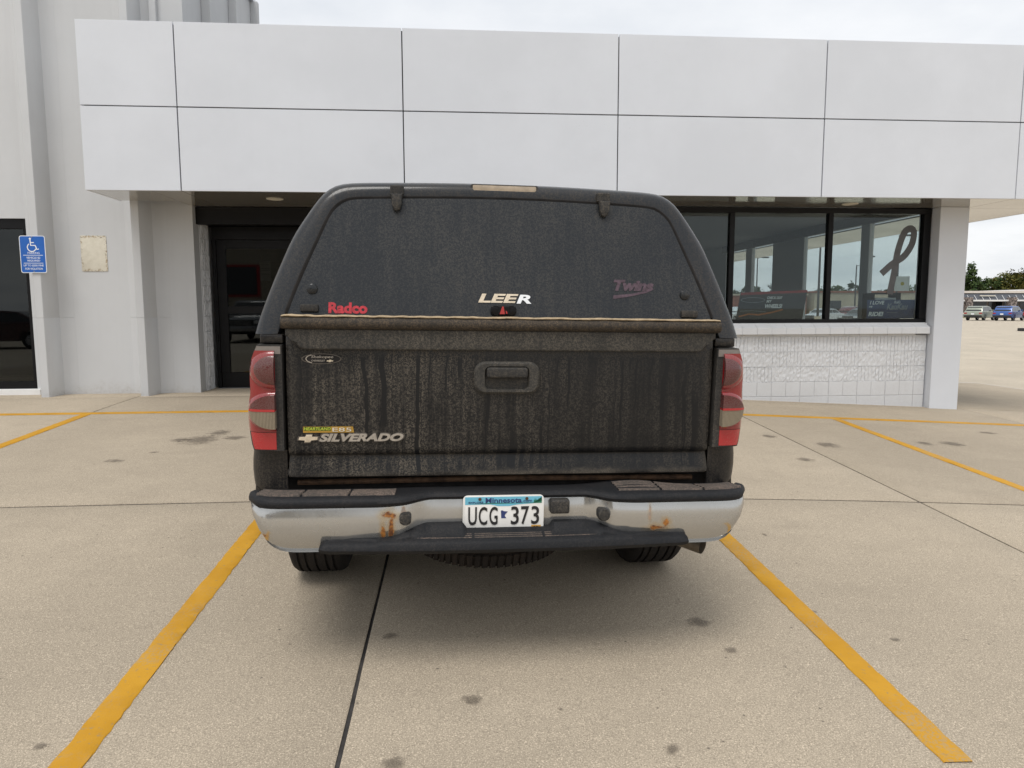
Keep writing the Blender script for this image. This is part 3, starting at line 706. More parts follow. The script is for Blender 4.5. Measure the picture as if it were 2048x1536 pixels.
# ------------------------------------------------------------------ the pickup truck
def dirt_paint(name, base, dust=(0.15, 0.122, 0.092), amount=0.5, rough=0.32, streak=1.0, coat=0.4, drips=0.0, metal=0.0, floor=0.30, kamp=0.75, grain=0.16):
    n = N(name); v = n.obj
    fine = n.noise(260, 2, 0.6); f2 = n.noise(120, 3, 0.7)
    st = n.noise(1.0, 6, 0.65, n.map((75, 20, 2.4)))
    st2 = n.noise(1.0, 4, 0.6, n.map((21, 8, 1.2), (3, 1, 7)))
    big = n.noise(2.7, 4, 0.6)
    k = n.math('ADD', n.math('MULTIPLY', st, 0.6 * streak), n.math('ADD', n.math('MULTIPLY', st2, 0.5 * streak), n.math('MULTIPLY', big, 0.5)))
    k = n.ramp(k, 0.19 + 0.42 * streak, 0.33 + 0.69 * streak)
    g = n.ramp(n.math('ADD', n.math('MULTIPLY', fine, 0.5), n.math('MULTIPLY', f2, 0.5)), 0.45, 0.58)
    a = n.math('MULTIPLY', n.math('ADD', n.math('MULTIPLY', g, 1.0 - grain), grain), n.math('ADD', n.math('MULTIPLY', k, kamp), floor))
    a = n.math('MULTIPLY', a, amount, True)
    if drips:
        wob = n.noise(1.0, 2, 0.5, n.map((3, 3, 5)))
        sv = n.sep(v); cx_ = n.t.nodes.new('ShaderNodeCombineXYZ')
        n.t.links.new(n.math('ADD', sv[0], n.math('MULTIPLY', n.math('SUBTRACT', wob, 0.5), 0.05)), cx_.inputs[0]); n.t.links.new(sv[2], cx_.inputs[2])
        dr = n.noise(1.0, 1, 0.4, n.map((30, 1, 0.8), (1.7, 0, 2.2), vec=cx_.outputs[0]))
        dm = n.ramp(dr, 0.575, 0.62)
        dr2 = n.noise(1.0, 1, 0.4, n.map((62, 1, 1.3), (5.7, 0, 1.2), vec=cx_.outputs[0]))
        dm = n.math('MAXIMUM', dm, n.ramp(dr2, 0.61, 0.65))
        dm = n.math('MULTIPLY', dm, n.ramp(n.noise(1.0, 2, 0.5, n.map((5.0, 4, 2.2), (0.3, 0, 4.1), vec=v)), 0.40, 0.50))
        a = n.math('MULTIPLY', a, n.math('SUBTRACT', 1.0, n.math('MULTIPLY', dm, drips)))
        sx_ = n.sep(v)[0]
        a = n.math('MULTIPLY', a, n.ramp(n.math('ADD', sx_, n.math('MULTIPLY', big, 0.5)), -0.15, 0.6, 1.0, 0.32))
    if drips:
        lowm = n.math('MULTIPLY', n.ramp(n.math('ADD', n.sep(v)[2], n.math('MULTIPLY', n.noise(40, 3, 0.6), 0.03)), 0.775, 0.745), n.ramp(n.noise(1.0, 2, 0.5, n.map((3.5, 1, 1), (2.1, 0, 0))), 0.42, 0.62, 0.15, 0.95))
        a = n.math('MAXIMUM', a, n.math('MULTIPLY', lowm, n.math('ADD', n.math('MULTIPLY', g, 0.5), 0.4)))
        sv3 = n.sep(v); ax = n.math('ABSOLUTE', sv3[0])
        runs = n.ramp(n.math('ADD', n.math('MULTIPLY', st, 0.6), n.math('MULTIPLY', st2, 0.4)), 0.42, 0.62)
        m1 = n.math('MULTIPLY', n.ramp(n.math('ADD', sv3[2], n.math('MULTIPLY', st2, 0.07)), 1.205, 1.245), 0.55)
        m3 = n.math('MULTIPLY', n.math('MULTIPLY', n.ramp(ax, 0.16, 0.09), n.ramp(sv3[2], 0.80, 1.05)), n.math('MULTIPLY', n.ramp(sv3[2], 1.06, 1.045), runs))
        m4 = n.math('MULTIPLY', n.ramp(ax, 0.76, 0.815), 0.6)
        a = n.math('MAXIMUM', a, n.math('MULTIPLY', n.math('MAXIMUM', n.math('MAXIMUM', m1, m3), m4), n.math('ADD', n.math('MULTIPLY', g, 0.55), 0.12)))
    c = n.mix(a, base, dust)
    r = n.ramp(a, 0, 0.7, rough, 0.92)
    n.bump(g, 0.06, 0.002)
    return n.done(c, r, metal, n.ramp(a, 0.0, 0.5, coat, 0.0), 0.18, 0.12)
BK = (0.0085, 0.009, 0.0105)
M['body'] = dirt_paint('dusty_black_paint', BK, amount=0.42, coat=0.3)
M['gate'] = dirt_paint('streaked_black_paint', BK, dust=(0.155, 0.134, 0.107), amount=1.1, streak=1.0, coat=0.25, drips=0.97, floor=0.08, kamp=0.85, grain=0.08)
M['cap'] = dirt_paint('dusty_cap_paint', (0.011, 0.014, 0.018), amount=0.32, streak=0.5, coat=0.45)
M['rglass'] = dirt_paint('dusty_dark_glass', (0.012, 0.015, 0.019), dust=(0.12, 0.113, 0.10), amount=0.46, streak=0.8, coat=0.35, rough=0.22, floor=0.32, kamp=0.62, grain=0.2)
M['trim'] = dirt_paint('dusty_black_plastic', (0.026, 0.027, 0.028), dust=(0.17, 0.145, 0.115), amount=0.55, rough=0.6, coat=0.0, streak=0.6)
M['mould'] = dirt_paint('dusty_moulding', (0.035, 0.035, 0.034), dust=(0.15, 0.132, 0.108), amount=0.9, rough=0.65, coat=0.0, streak=0.5)
M['pad'] = dirt_paint('worn_rubber_pad', (0.012, 0.0135, 0.016), dust=(0.17, 0.14, 0.12), amount=0.13, rough=0.62, coat=0.0, streak=0.5)
M['tread'] = dirt_paint('dirty_tread', (0.06, 0.055, 0.05), dust=(0.27, 0.20, 0.16), amount=0.9, rough=0.8, coat=0.0, streak=0.3)
M['barm'] = dirt_paint('dirty_weatherstrip', (0.03, 0.028, 0.026), dust=(0.19, 0.14, 0.092), amount=0.62, rough=0.7, coat=0.0, streak=0.5)
M['bead'] = plain('dried_mud_bead', (0.42, 0.32, 0.2), 0.9, var=0.3, scale=40)
M['rubber'] = dirt_paint('tyre_rubber', (0.016, 0.016, 0.017), dust=(0.10, 0.075, 0.055), amount=0.42, rough=0.8, coat=0.0, streak=0.4)
M['rubber2'] = dirt_paint('muddy_spare_rubber', (0.022, 0.020, 0.018), dust=(0.10, 0.07, 0.05), amount=0.5, rough=0.9, coat=0.0, streak=0.4)
M['rust'] = plain('rusty_metal', (0.10, 0.055, 0.03), 0.85, 0.2, 0.45, 30)
M['exh'] = plain('sooty_exhaust', (0.17, 0.14, 0.105), 0.5, 0.5, 0.3, 12)
M['under'] = plain('underbody', (0.014, 0.012, 0.011), 0.9, 0, 0.4)
M['badge'] = plain('badge_silver', (0.46, 0.42, 0.37), 0.38, 0.55, 0.15, 60)
M['badge_gold'] = plain('badge_cream', (0.68, 0.58, 0.44), 0.4, 0.25, 0.12, 60)
M['badge_edge'] = plain('badge_edge', (0.10, 0.085, 0.07), 0.6, 0, 0.2, 60)
M['red_decal'] = plain('red_decal', (0.42, 0.018, 0.03), 0.5, 0, 0.25, 70)
M['faded'] = plain('faded_purple_decal', (0.082, 0.054, 0.070), 0.8, 0, 0.3, 90)
M['faded2'] = plain('faded_purple_shadow', (0.066, 0.054, 0.064), 0.8, 0, 0.3, 90)
M['cream_lens'] = plain('brake_lens_clear', (0.42, 0.34, 0.25), 0.35, 0, 0.15, 30, coat=0.3)
def chrome():
    n = N('worn_chrome'); s = n.sep()
    f = n.noise(26, 5, 0.7); fz = n.noise(9, 4, 0.65)
    def blob(x, z, rx, rz):
        a = n.math('DIVIDE', n.math('SUBTRACT', s[0], x), rx); b = n.math('DIVIDE', n.math('SUBTRACT', s[2], z), rz)
        return n.math('SQRT', n.math('ADD', n.math('MULTIPLY', a, a), n.math('MULTIPLY', b, b)))
    masks = None; halo = None
    for x, z, rx, rz in ((-0.462, 0.568, 0.009, 0.035), (-0.432, 0.585, 0.010, 0.06), (-0.438, 0.628, 0.026, 0.016), (-0.388, 0.645, 0.010, 0.018), (0.57, 0.560, 0.036, 0.012), (0.598, 0.576, 0.014, 0.016), (-0.885, 0.555, 0.010, 0.008), (0.535, 0.62, 0.006, 0.045)):
        d = n.math('ADD', blob(x, z, rx, rz), n.math('MULTIPLY', n.math('SUBTRACT', f, 0.5), 2.6))
        amt = 1.0 if rx > 0.0135 or x < -0.4 else 0.4
        m = n.ramp(d, 1.0, 0.5, 0, amt); h = n.ramp(d, 2.3, 0.8, 0, 0.5 * amt)
        masks = m if masks is None else n.math('MAXIMUM', masks, m); halo = h if halo is None else n.math('MAXIMUM', halo, h)
    dust = n.ramp(n.math('ADD', n.math('MULTIPLY', n.noise(3, 3, 0.5), 0.85), n.math('MULTIPLY', n.noise(60, 5, 0.6), 0.15)), 0.3, 0.75, 0.16, 0.36)
    c = n.mix(dust, (0.52, 0.52, 0.51), (0.33, 0.315, 0.285))
    c = n.mix(halo, c, (0.50, 0.36, 0.17))
    c = n.mix(masks, c, n.mix(n.ramp(n.noise(60, 3), 0.35, 0.65), (0.13, 0.045, 0.015), (0.40, 0.16, 0.03)))
    met = n.math('SUBTRACT', 1.0, n.math('MAXIMUM', masks, n.math('MULTIPLY', dust, 1.15)), True)
    r = n.math('ADD', n.math('MULTIPLY', masks, 0.6), n.ramp(dust, 0.1, 0.5, 0.10, 0.34), True)
    n.bump(n.noise(5, 2, 0.5), 0.03, 0.01)
    return n.done(c, r, met, spec=0.5)
M['chrome'] = chrome()
def lens(name, col, dust=0.35, rough=0.18, ribs=0):
    n = N(name); g = n.ramp(n.noise(260, 2, 0.6), 0.42, 0.6); b = n.ramp(n.noise(8, 4, 0.6), 0.3, 0.7)
    a = n.math('MULTIPLY', n.math('ADD', n.math('MULTIPLY', g, 0.7), 0.15), n.math('MULTIPLY', n.math('ADD', b, 0.35), dust), True)
    c = n.mix(a, col, (0.20, 0.16, 0.13))
    if ribs:
        w_ = n.t.nodes.new('ShaderNodeTexWave'); n.t.links.new(n.map((ribs, 0, 0)), w_.inputs['Vector']); w_.inputs['Scale'].default_value = 1.0
        c = n.mix(n.ramp(w_.outputs['Fac'], 0.15, 0.8), n.mix(1.0, c, (0.45, 0.42, 0.36), 'MULTIPLY'), c)
        n.bump(w_.outputs['Fac'], 0.5, 0.004)
    return n.done(c, n.ramp(a, 0, 0.4, rough, 0.75), 0, n.ramp(a, 0, 0.3, 0.9, 0.2), 0.5)
M['lens_red'] = lens('red_lens', (0.26, 0.005, 0.010), 0.12, 0.1)
M['lens_deep'] = lens('deep_red_lens', (0.085, 0.005, 0.009), 0.42, 0.12)
M['lens_bright'] = lens('bright_red_reflector', (0.42, 0.007, 0.013), 0.12)
M['lens_rim'] = lens('pink_lens_rim', (0.25, 0.016, 0.02), 0.28, 0.1)
M['lens_white'] = lens('reverse_lens', (0.33, 0.275, 0.195), 0.35, 0.3, ribs=60)
M['lens_clear'] = lens('clear_lens_end', (0.20, 0.185, 0.175), 0.6, 0.3)

trk = empty('pickup_truck', (0.179, 2.584, 0.119), label='dirty black pickup truck with a camper shell parked rear to the camera', cat='pickup truck')
_y, _rr, _pt = R(2.1), R(0.95), R(2.4)
_Rz = Matrix.Rotation(_y, 4, 'Z'); _Ry = Matrix.Rotation(_rr, 4, 'Y'); _Rx = Matrix.Rotation(_pt, 4, 'X')
trk.matrix_world = Matrix.Translation((0.179, 2.584, 0.119)) @ _Rz @ _Ry @ _Rx
T = trk
def yr(z): return 0.20 + (z - 1.268) * 0.30          # rake of the camper shell's rear face
def mirror(h): return [(-x, z) for x, z in h] + [(x, z) for x, z in h[::-1][1 if h[-1][0] == 0 else 0:]]
OUT = mirror([(0.946, 1.265), (0.930, 1.33), (0.896, 1.432), (0.858, 1.535), (0.816, 1.635), (0.765, 1.72), (0.718, 1.788), (0.685, 1.82), (0.64, 1.841), (0.56, 1.850), (0.40, 1.856), (0.2, 1.861), (0.0, 1.862)])
GLS = mirror([(0.822, 1.337), (0.795, 1.415), (0.763, 1.498), (0.718, 1.605), (0.674, 1.708), (0.650, 1.742), (0.618, 1.766), (0.57, 1.778), (0.40, 1.786), (0.2, 1.792), (0.0, 1.794)])
NP = 90
so_ = smooth_line([(x, 0, z) for x, z in OUT], NP); sg_ = smooth_line([(x, 0, z) for x, z in GLS], NP)
si_ = smooth_line([(x, 0, z) for x, z in mirror([(0.846, 1.268)] + [(x, z) for x, z in GLS[::-1][:len(GLS) // 2 + 1]])], NP)
rows = []
def ringmix(t, dy, out=0.0):
    r = []
    for a, b in zip(si_, so_):
        q = a.lerp(b, t); r.append((q.x * (1 + out), yr(q.z) + dy, q.z + out * 0.4)); 
    return r
rows = [ringmix(0.04, 0.05), ringmix(0.05, 0.012), ringmix(0.10, 0.002), ringmix(0.3, -0.003), ringmix(0.62, -0.003), ringmix(0.82, 0.006), ringmix(0.95, 0.028), ringmix(1.0, 0.06), ringmix(1.0, 0.13, 0.002)]
rows.append([(p.x * 1.004, 1.2, p.z + 0.006) for p in so_]); rows.append([(p.x * 1.0, 2.08, p.z - 0.004) for p in so_]); rows.append([(p.x * 0.96, 2.16, 1.265 + (p.z - 1.265) * 0.95) for p in so_])
shell = grid('camper_shell', rows, M['cap'], T)
# shell front bulkhead and lower frame beside the glass
prism('shell_bulkhead', [(p.x * 0.95, 1.265 + (p.z - 1.265) * 0.94) for p in so_], 2.15, 2.17, M['cap'], T)
for s in (-1, 1):
    w_ = prism('side_window', [(0.55, 1.36), (1.95, 1.36), (1.9, 1.66), (0.66, 1.66)], s * 0.896, s * 0.90, M['rglass'], T, plane='yz')
    w_.data.transform(Matrix.Shear('XY', 4, (0, 0)))
    for v in w_.data.vertices: v.co.x = s * (0.912 - max(0, v.co.z - 1.36) * 0.36 + 0.004 + (0.003 if abs(v.co.x) > 0.898 else 0))
# glass hatch
NG = 90
gp = [(p.x, p.z) for p in sg_]
flat('rear_glass', gp, 0, M['rglass'], T, t=0.007, yf=lambda x, z: yr(z) - 0.004)
gy = lambda x, z: yr(z) - 0.0052
# rubber seal behind the glass edge
tube('seal', [(p.x * 1.012, yr(p.z) + 0.016, p.z + 0.006) for p in sg_], 0.014, M['under'], T, 8)
# weatherstrip bar below the glass and its dried mud bead
br = []
for k in range(41):
    x = -0.832 + 1.664 * k / 40; wob = 0.0015 * math.sin(k * 1.7) + 0.001 * math.sin(k * 4.1)
    br.append([(x, 0.156 + wob + 0.026 * math.cos(t), 1.314 + 0.024 * math.sin(t)) for t in [2 * math.pi * j / 14 for j in range(14)]])
bar = grid('weatherstrip', br, M['barm'], T, closed=True, cap=True)
bd = []
for k in range(120):
    x = -0.83 + 1.66 * k / 119; h = 0.0022 + 0.0012 * math.sin(k * 0.9) * math.sin(k * 0.37 + 1) + random.uniform(0, 0.0012); dz = 0.0006 * math.sin(k * 0.45) + 0.0005 * math.sin(k * 1.3)
    bd.append([(x, 0.140, 1.3355 + dz), (x, 0.136, 1.3365 + dz + h * 0.6), (x, 0.15, 1.3375 + dz + h), (x, 0.20, 1.3375 + dz + h)])
grid('mud_bead', bd, M['bead'], bar)
# hinges
for x, zt in ((-0.421, 1.836), (0.397, 1.833)):
    h = box('hinge', x - 0.026, x + 0.026, yr(1.81) - 0.02, yr(1.81) + 0.02, zt - 0.037, zt, M['trim'], T, bev=0.004)
    prism('hinge_strap', [(x - 0.023, zt - 0.035), (x + 0.023, zt - 0.035), (x + 0.018, 1.762), (x + 0.012, 1.742), (x, 1.736), (x - 0.012, 1.742), (x - 0.018, 1.762)], yr(1.76) - 0.03, yr(1.76) - 0.008, M['trim'], h, bev=0.005)
# high brake lamp
bl = prism('brake_light', rrect(0.268, 0.030, 0.006, -0.0, 1.838), yr(1.838) - 0.002, yr(1.843) + 0.05, M['trim'], T, bev=0.002)
prism('lens', rrect(0.252, 0.020, 0.004, -0.0, 1.839), yr(1.839) - 0.006, yr(1.839) - 0.001, M['cream_lens'], bl, bev=0.003)
# knobs, rubber bumpers, latch on the glass
for x in (-0.733, 0.717):
    lathe('strut_knob', [(0, -0.014), (0.012, -0.0135), (0.019, -0.009), (0.021, 0.0), (0.021, 0.006)], M['rglass'], T, 24, 'y', (x, yr(1.434) - 0.004, 1.434))
for x, z in ((-0.741, 1.364), (0.73, 1.360)):
    box('bumper_block', x - 0.033, x + 0.033, yr(z) - 0.02, yr(z) - 0.002, z - 0.014, z + 0.014, M['trim'], T, bev=0.004, seg=2)
lt = prism('latch', rrect(0.098, 0.036, 0.012, -0.012, 1.364), yr(1.364) - 0.024, yr(1.364) - 0.003, M['black_alu'], T, bev=0.006)
box('latch_boss', -0.036, 0.012, yr(1.364) - 0.027, yr(1.364) - 0.02, 1.348, 1.381, M['black_alu'], lt, bev=0.003)
flat('latch_mark', [(-0.028, 1.351), (-0.008, 1.351), (-0.010, 1.362), (-0.013, 1.380), (-0.019, 1.380)], yr(1.364) - 0.0285, M['lens_bright'], lt)
flat('latch_mark', [(-0.004, 1.353), (0.002, 1.353), (0.0, 1.361), (-0.005, 1.365)], yr(1.364) - 0.0285, M['lens_bright'], lt)
# lettering on the glass
text('emblem_lettering', 'LEE', -0.109, 0.048, 1.393, 1.427, 0, M['badge_gold'], T, ext=0.002, shear=0.22, bold=0.035, yf=gy)
text('emblem_lettering', 'R', 0.040, 0.098, 1.391, 1.425, 0, M['sign_white'], T, ext=0.002, shear=0.22, bold=0.035, yf=gy)
text('sticker_lettering', 'Radco', -0.672, -0.528, 1.345, 1.386, 0, M['red_decal'], T, ext=0.0006, bold=0.045, yf=gy)
text('faded_lettering', 'Twins', 0.428, 0.592, 1.446, 1.490, 0, M['faded'], T, ext=0.0003, shear=0.3, bold=0.055, yf=lambda x, z: gy(x, z) - 0.0009)
flat('faded_swoosh', [(0.425, 1.428), (0.50, 1.436), (0.565, 1.449), (0.594, 1.456), (0.56, 1.440), (0.49, 1.424), (0.425, 1.414)], 0, M['faded'], T, t=0.0003, yf=lambda x, z: gy(x, z) - 0.0008)
# ---- bed, tailgate
box('bed_box', -0.80, 0.80, 0.26, 2.20, 0.66, 1.262, M['under'], T)
for s in (-1, 1):
    a = [(0.24, 0.66)]
    a += [(1.2 - 0.46 * math.cos(R(t)), 0.40 + 0.46 * math.sin(R(t))) for t in range(35, 150, 10)]
    a += [(2.20, 0.60), (2.20, 1.262), (0.24, 1.262)]
    a[0] = (0.24, 0.62)
    sd = prism('bed_side', a, s * 0.90, s * 0.968, M['body'], T, plane='yz', bev=0.012, seg=3)
    for v_ in sd.data.vertices:
        if v_.co.z > 1.0: v_.co.x -= s * 0.048
    # rail strip between lamp and shell
    box('bed_rail', min(s * 0.836, s * 0.918), max(s * 0.836, s * 0.918), 0.195, 0.30, 1.232, 1.266, M['body'], T, bev=0.005, seg=2)
    # rear corner below the lamp
    rr_ = []
    for i, z in enumerate((0.66, 0.675, 0.70, 0.74, 0.78, 0.81, 0.826)):
        bul = 0.968 + 0.008 * math.sin(math.pi * (z - 0.66) / 0.17) - (0.012 if i == 0 else 0)
        rr_.append([(s * (0.832 + (bul - 0.832) * math.sin(R(90) * t)), 0.198 + 0.075 * (1 - math.cos(R(90) * t)), z) for t in [j / 12 for j in range(13)]] + [(s * bul, 0.40, z)])
    grid('corner_panel', rr_, M['body'], T)
TW = 0.824
prof = [(1.286, 0.215), (1.286, 0.192), (1.278, 0.184), (1.24, 0.178), (1.1, 0.172), (0.95, 0.171), (0.84, 0.172), (0.822, 0.174), (0.812, 0.181), (0.806, 0.190), (0.798, 0.190), (0.742, 0.166), (0.728, 0.167), (0.722, 0.178), (0.722, 0.24)]
def tg(x):
    e = TW - abs(x); d = 0.0 if e > 0.03 else 0.012 * (1 - e / 0.03) ** 2
    return [(x, y + d, z) for z, y in prof]
xs_ = [-TW, -TW + 0.004, -TW + 0.012, -TW + 0.03] + [-0.78 + 1.56 * k / 24 for k in range(25)] + [TW - 0.03, TW - 0.012, TW - 0.004, TW]
rows = [[(x, 0.25, z) for z, y in prof] for x in (-TW,)] + [tg(x) for x in xs_] + [[(TW, 0.25, z) for z, y in prof]]
tgate = grid('tailgate', rows, M['gate'], T)
o_ = [(-0.82, 1.291), (0.82, 1.291), (0.82, 1.264), (0.80, 1.261), (0.79, 1.252), (0.782, 1.236), (0.77, 1.221), (0.75, 1.214), (-0.75, 1.214), (-0.77, 1.221), (-0.782, 1.236), (-0.79, 1.252), (-0.80, 1.261), (-0.82, 1.264)]
prism('top_moulding', o_, 0.153, 0.19, M['mould'], tgate, bev=0.007, seg=3)
# handle
hb = bmesh.new()
o1 = rrect(0.252, 0.124, 0.042, 0.0, 1.110, 6); o2 = rrect(0.236, 0.108, 0.036, 0.0, 1.110, 6); o3 = rrect(0.172, 0.092, 0.02, 0.0, 1.109, 6); o4 = rrect(0.160, 0.08, 0.016, 0.0, 1.107, 6)
rws = [[(a, 0.174, b) for a, b in o1], [(a, 0.162, b) for a, b in o1], [(a, 0.154, b) for a, b in o2], [(a, 0.154, b) for a, b in o3], [(a, 0.172, b) for a, b in o4]]
hz = grid('handle_bezel', rws, M['mould'], tgate, closed=True)
flat('pocket', o4, 0.1700, M['trim'], hz, t=0.001)
prism('handle', rrect(0.158, 0.040, 0.010, 0.0, 1.131, 4), 0.143, 0.166, M['trim'], hz, bev=0.007, seg=3)
# badges
ty = 0.1705
def bowtie(cx, cz, w, h, k=0.0):
    a, b = w / 2, h / 2
    return [(cx - a + 0.18 * b, cz + 0.42 * b), (cx - 0.3 * a, cz + 0.42 * b), (cx - 0.22 * a, cz + b), (cx + 0.42 * a, cz + b), (cx + 0.35 * a, cz + 0.42 * b), (cx + a, cz + 0.42 * b), (cx + a - 0.2 * b, cz - 0.42 * b), (cx + 0.28 * a, cz - 0.42 * b), (cx + 0.2 * a, cz - b), (cx - 0.42 * a, cz - b), (cx - 0.36 * a, cz - 0.42 * b), (cx - a - 0.1 * b, cz - 0.42 * b)]
prism('badge_backing', bowtie(-0.747, 0.877, 0.082, 0.036), ty - 0.004, ty + 0.003, M['badge_edge'], tgate)
prism('bowtie_badge', bowtie(-0.747, 0.877, 0.070, 0.029), ty - 0.006, ty + 0.001, M['badge_gold'], tgate, bev=0.001)
text('badge_backing', 'SILVERADO', -0.712, -0.388, 0.862, 0.898, ty - 0.002, M['badge_edge'], tgate, ext=0.002, shear=0.3, bold=0.075)
text('badge_lettering', 'SILVERADO', -0.707, -0.393, 0.865, 0.895, ty - 0.005, M['badge'], tgate, ext=0.003, shear=0.3, bold=0.045)
M['e_green'] = plain('sticker_olive', (0.07, 0.10, 0.01), 0.5); M['e_yel'] = plain('sticker_ochre', (0.42, 0.24, 0.03), 0.5); M['e_let'] = plain('sticker_yellow_green', (0.45, 0.52, 0.05), 0.5)
flat('fuel_sticker', [(-0.766, 0.899), (-0.578, 0.899), (-0.582, 0.922), (-0.766, 0.922)], ty - 0.003, M['e_yel'], tgate, t=0.001)
flat('sticker_field', [(-0.764, 0.9065), (-0.664, 0.9065), (-0.664, 0.921), (-0.764, 0.921)], ty - 0.0037, M['e_green'], tgate, t=0.0005)
text('sticker_lettering', 'HEARTLAND', -0.763, -0.664, 0.9085, 0.9195, ty - 0.0045, M['e_let'], tgate, bold=0.02, shear=0.15)
text('sticker_lettering', 'E85', -0.658, -0.588, 0.903, 0.918, ty - 0.0045, M['cream'], tgate, bold=0.0)
ov = flat('dealer_badge', ellipse(0.146, 0.040, -0.694, 1.178), ty + 0.003, M['badge_edge'], tgate, t=0.002)
flat('badge_field', ellipse(0.138, 0.034, -0.694, 1.178), ty + 0.0022, M['under'], ov)
text('badge_lettering', 'Shakopee', -0.731, -0.651, 1.178, 1.191, ty + 0.0015, M['badge'], ov, bold=0.0, shear=0.15)
text('badge_lettering', 'CHEVROLET', -0.731, -0.681, 1.168, 1.1745, ty + 0.0015, M['badge'], ov, bold=0.01, shear=0.15)
flat('badge_bowtie', bowtie(-0.663, 1.1705, 0.024, 0.009), ty + 0.0015, M['badge_gold'], ov)
ribbon('badge_swoosh', [(-0.715 + 0.035 * math.cos(R(a)), 1.178 + 0.016 * math.sin(R(a))) for a in range(115, 250, 12)], 0.003, ty + 0.0012, M['badge'], ov, lambda o: o)
# ---- tail lights
def ly(x): 
    t = max(0.0, (abs(x) - 0.84) / 0.135); return 0.166 + 0.02 * t ** 3 + 0.03 * t ** 8
LO = [(0.926, 1.228), (0.936, 1.205), (0.948, 1.176), (0.956, 1.135), (0.958, 1.10), (0.957, 1.065), (0.958, 1.042), (0.966, 1.012), (0.972, 0.985), (0.973, 0.955), (0.970, 0.925), (0.964, 0.885), (0.957, 0.85), (0.95, 0.832)]
def outer(z):
    for (a, za), (b, zb) in zip(LO, LO[1:]):
        if za >= z >= zb: return a + (b - a) * (za - z) / (za - zb)
    return LO[0][0] if z > 1 else LO[-1][0]
def lens_patch(name, s, zs, xin, xout, off, mat, parent, n=12, dome=0.0):
    rows = []
    for i_, z in enumerate(zs):
        a, b = xin(z), xout(z)
        r = [(s * (a + (b - a) * j / n), ly(a + (b - a) * j / n) - off - dome * (math.sin(math.pi * i_ / (len(zs) - 1)) * (1 - (j / n) ** 2)) ** 0.5, z) for j in range(n + 1)]
        rows.append([(r[0][0], r[0][1] + off + 0.004, z)] + r + [(r[-1][0], r[-1][1] + off + 0.004, z)])
    rows = [[(x, ly(x) + 0.004, z) for x, y, z in rows[0]]] + rows + [[(x, ly(x) + 0.004, z) for x, y, z in rows[-1]]]
    return grid(name, rows, mat, parent)
def lin(a, b, n): return [a + (b - a) * k / n for k in range(n + 1)]
for s in (-1, 1):
    rows = []
    for z in lin(1.228, 0.830, 40):
        a, b = 0.836, outer(z)
        rows.append([(s * a, 0.24, z)] + [(s * (a + (b - a) * j / 12), ly(a + (b - a) * j / 12), z) for j in range(13)] + [(s * (b - 0.002), 0.34, z)])
    rows = [[(x, 0.30, z) for x, y, z in rows[0]]] + rows + [[(x, 0.30, z) for x, y, z in rows[-1]]]
    tl = grid('tail_light', rows, M['trim'], T)
    lens_patch('clear_end', s, lin(1.224, 1.196, 4), lambda z: 0.84, lambda z: outer(z) - 0.002, 0.0022, M['lens_clear'], tl)
    lens_patch('lens', s, lin(1.208, 0.902, 34), lambda z: 0.862, lambda z: outer(z) - 0.001, 0.003, M['lens_red'], tl)
    lens_patch('reflector', s, lin(0.900, 0.836, 8), lambda z: 0.863, lambda z: outer(z) - 0.006, 0.003, M['lens_bright'], tl)
    def arc(cz, rz, lim):
        return lambda z: min(outer(z) - 0.0015, 0.862 + lim * math.sqrt(max(0.0, 1 - ((z - cz) / rz) ** 2)) + 0.002)
    lens_patch('lens_rim', s, lin(1.2075, 1.0655, 30), lambda z: 0.8615, arc(1.1365, 0.0715, 0.094), 0.006, M['lens_rim'], tl, dome=0.02)
    lens_patch('stop_lens', s, lin(1.196, 1.077, 30), lambda z: 0.861, arc(1.1365, 0.060, 0.078), 0.010, M['lens_deep'], tl, dome=0.022)
    lens_patch('lens_rim', s, lin(1.0565, 0.9065, 34), lambda z: 0.8615, arc(0.9815, 0.0755, 0.110), 0.006, M['lens_rim'], tl, dome=0.02)
    lens_patch('turn_lens', s, lin(1.045, 0.991, 16), lambda z: 0.861, arc(0.9815, 0.064, 0.094), 0.0285, M['lens_deep'], tl)
    lens_patch('divider', s, lin(0.993, 0.984, 3), lambda z: 0.861, arc(0.9815, 0.064, 0.095), 0.030, M['lens_bright'], tl)
    lens_patch('reverse_lens', s, lin(0.984, 0.918, 18), lambda z: 0.861, arc(0.9815, 0.064, 0.094), 0.0285, M['lens_white'], tl)
# ---- sill behind the bumper
box('rear_sill', -0.87, 0.87, 0.255, 0.30, 0.60, 0.70, M['under'], T)
tube('sill_tube', [(-0.80, 0.225, 0.690), (0.0, 0.222, 0.697), (0.78, 0.225, 0.690)], 0.011, M['rust'], T, 8)
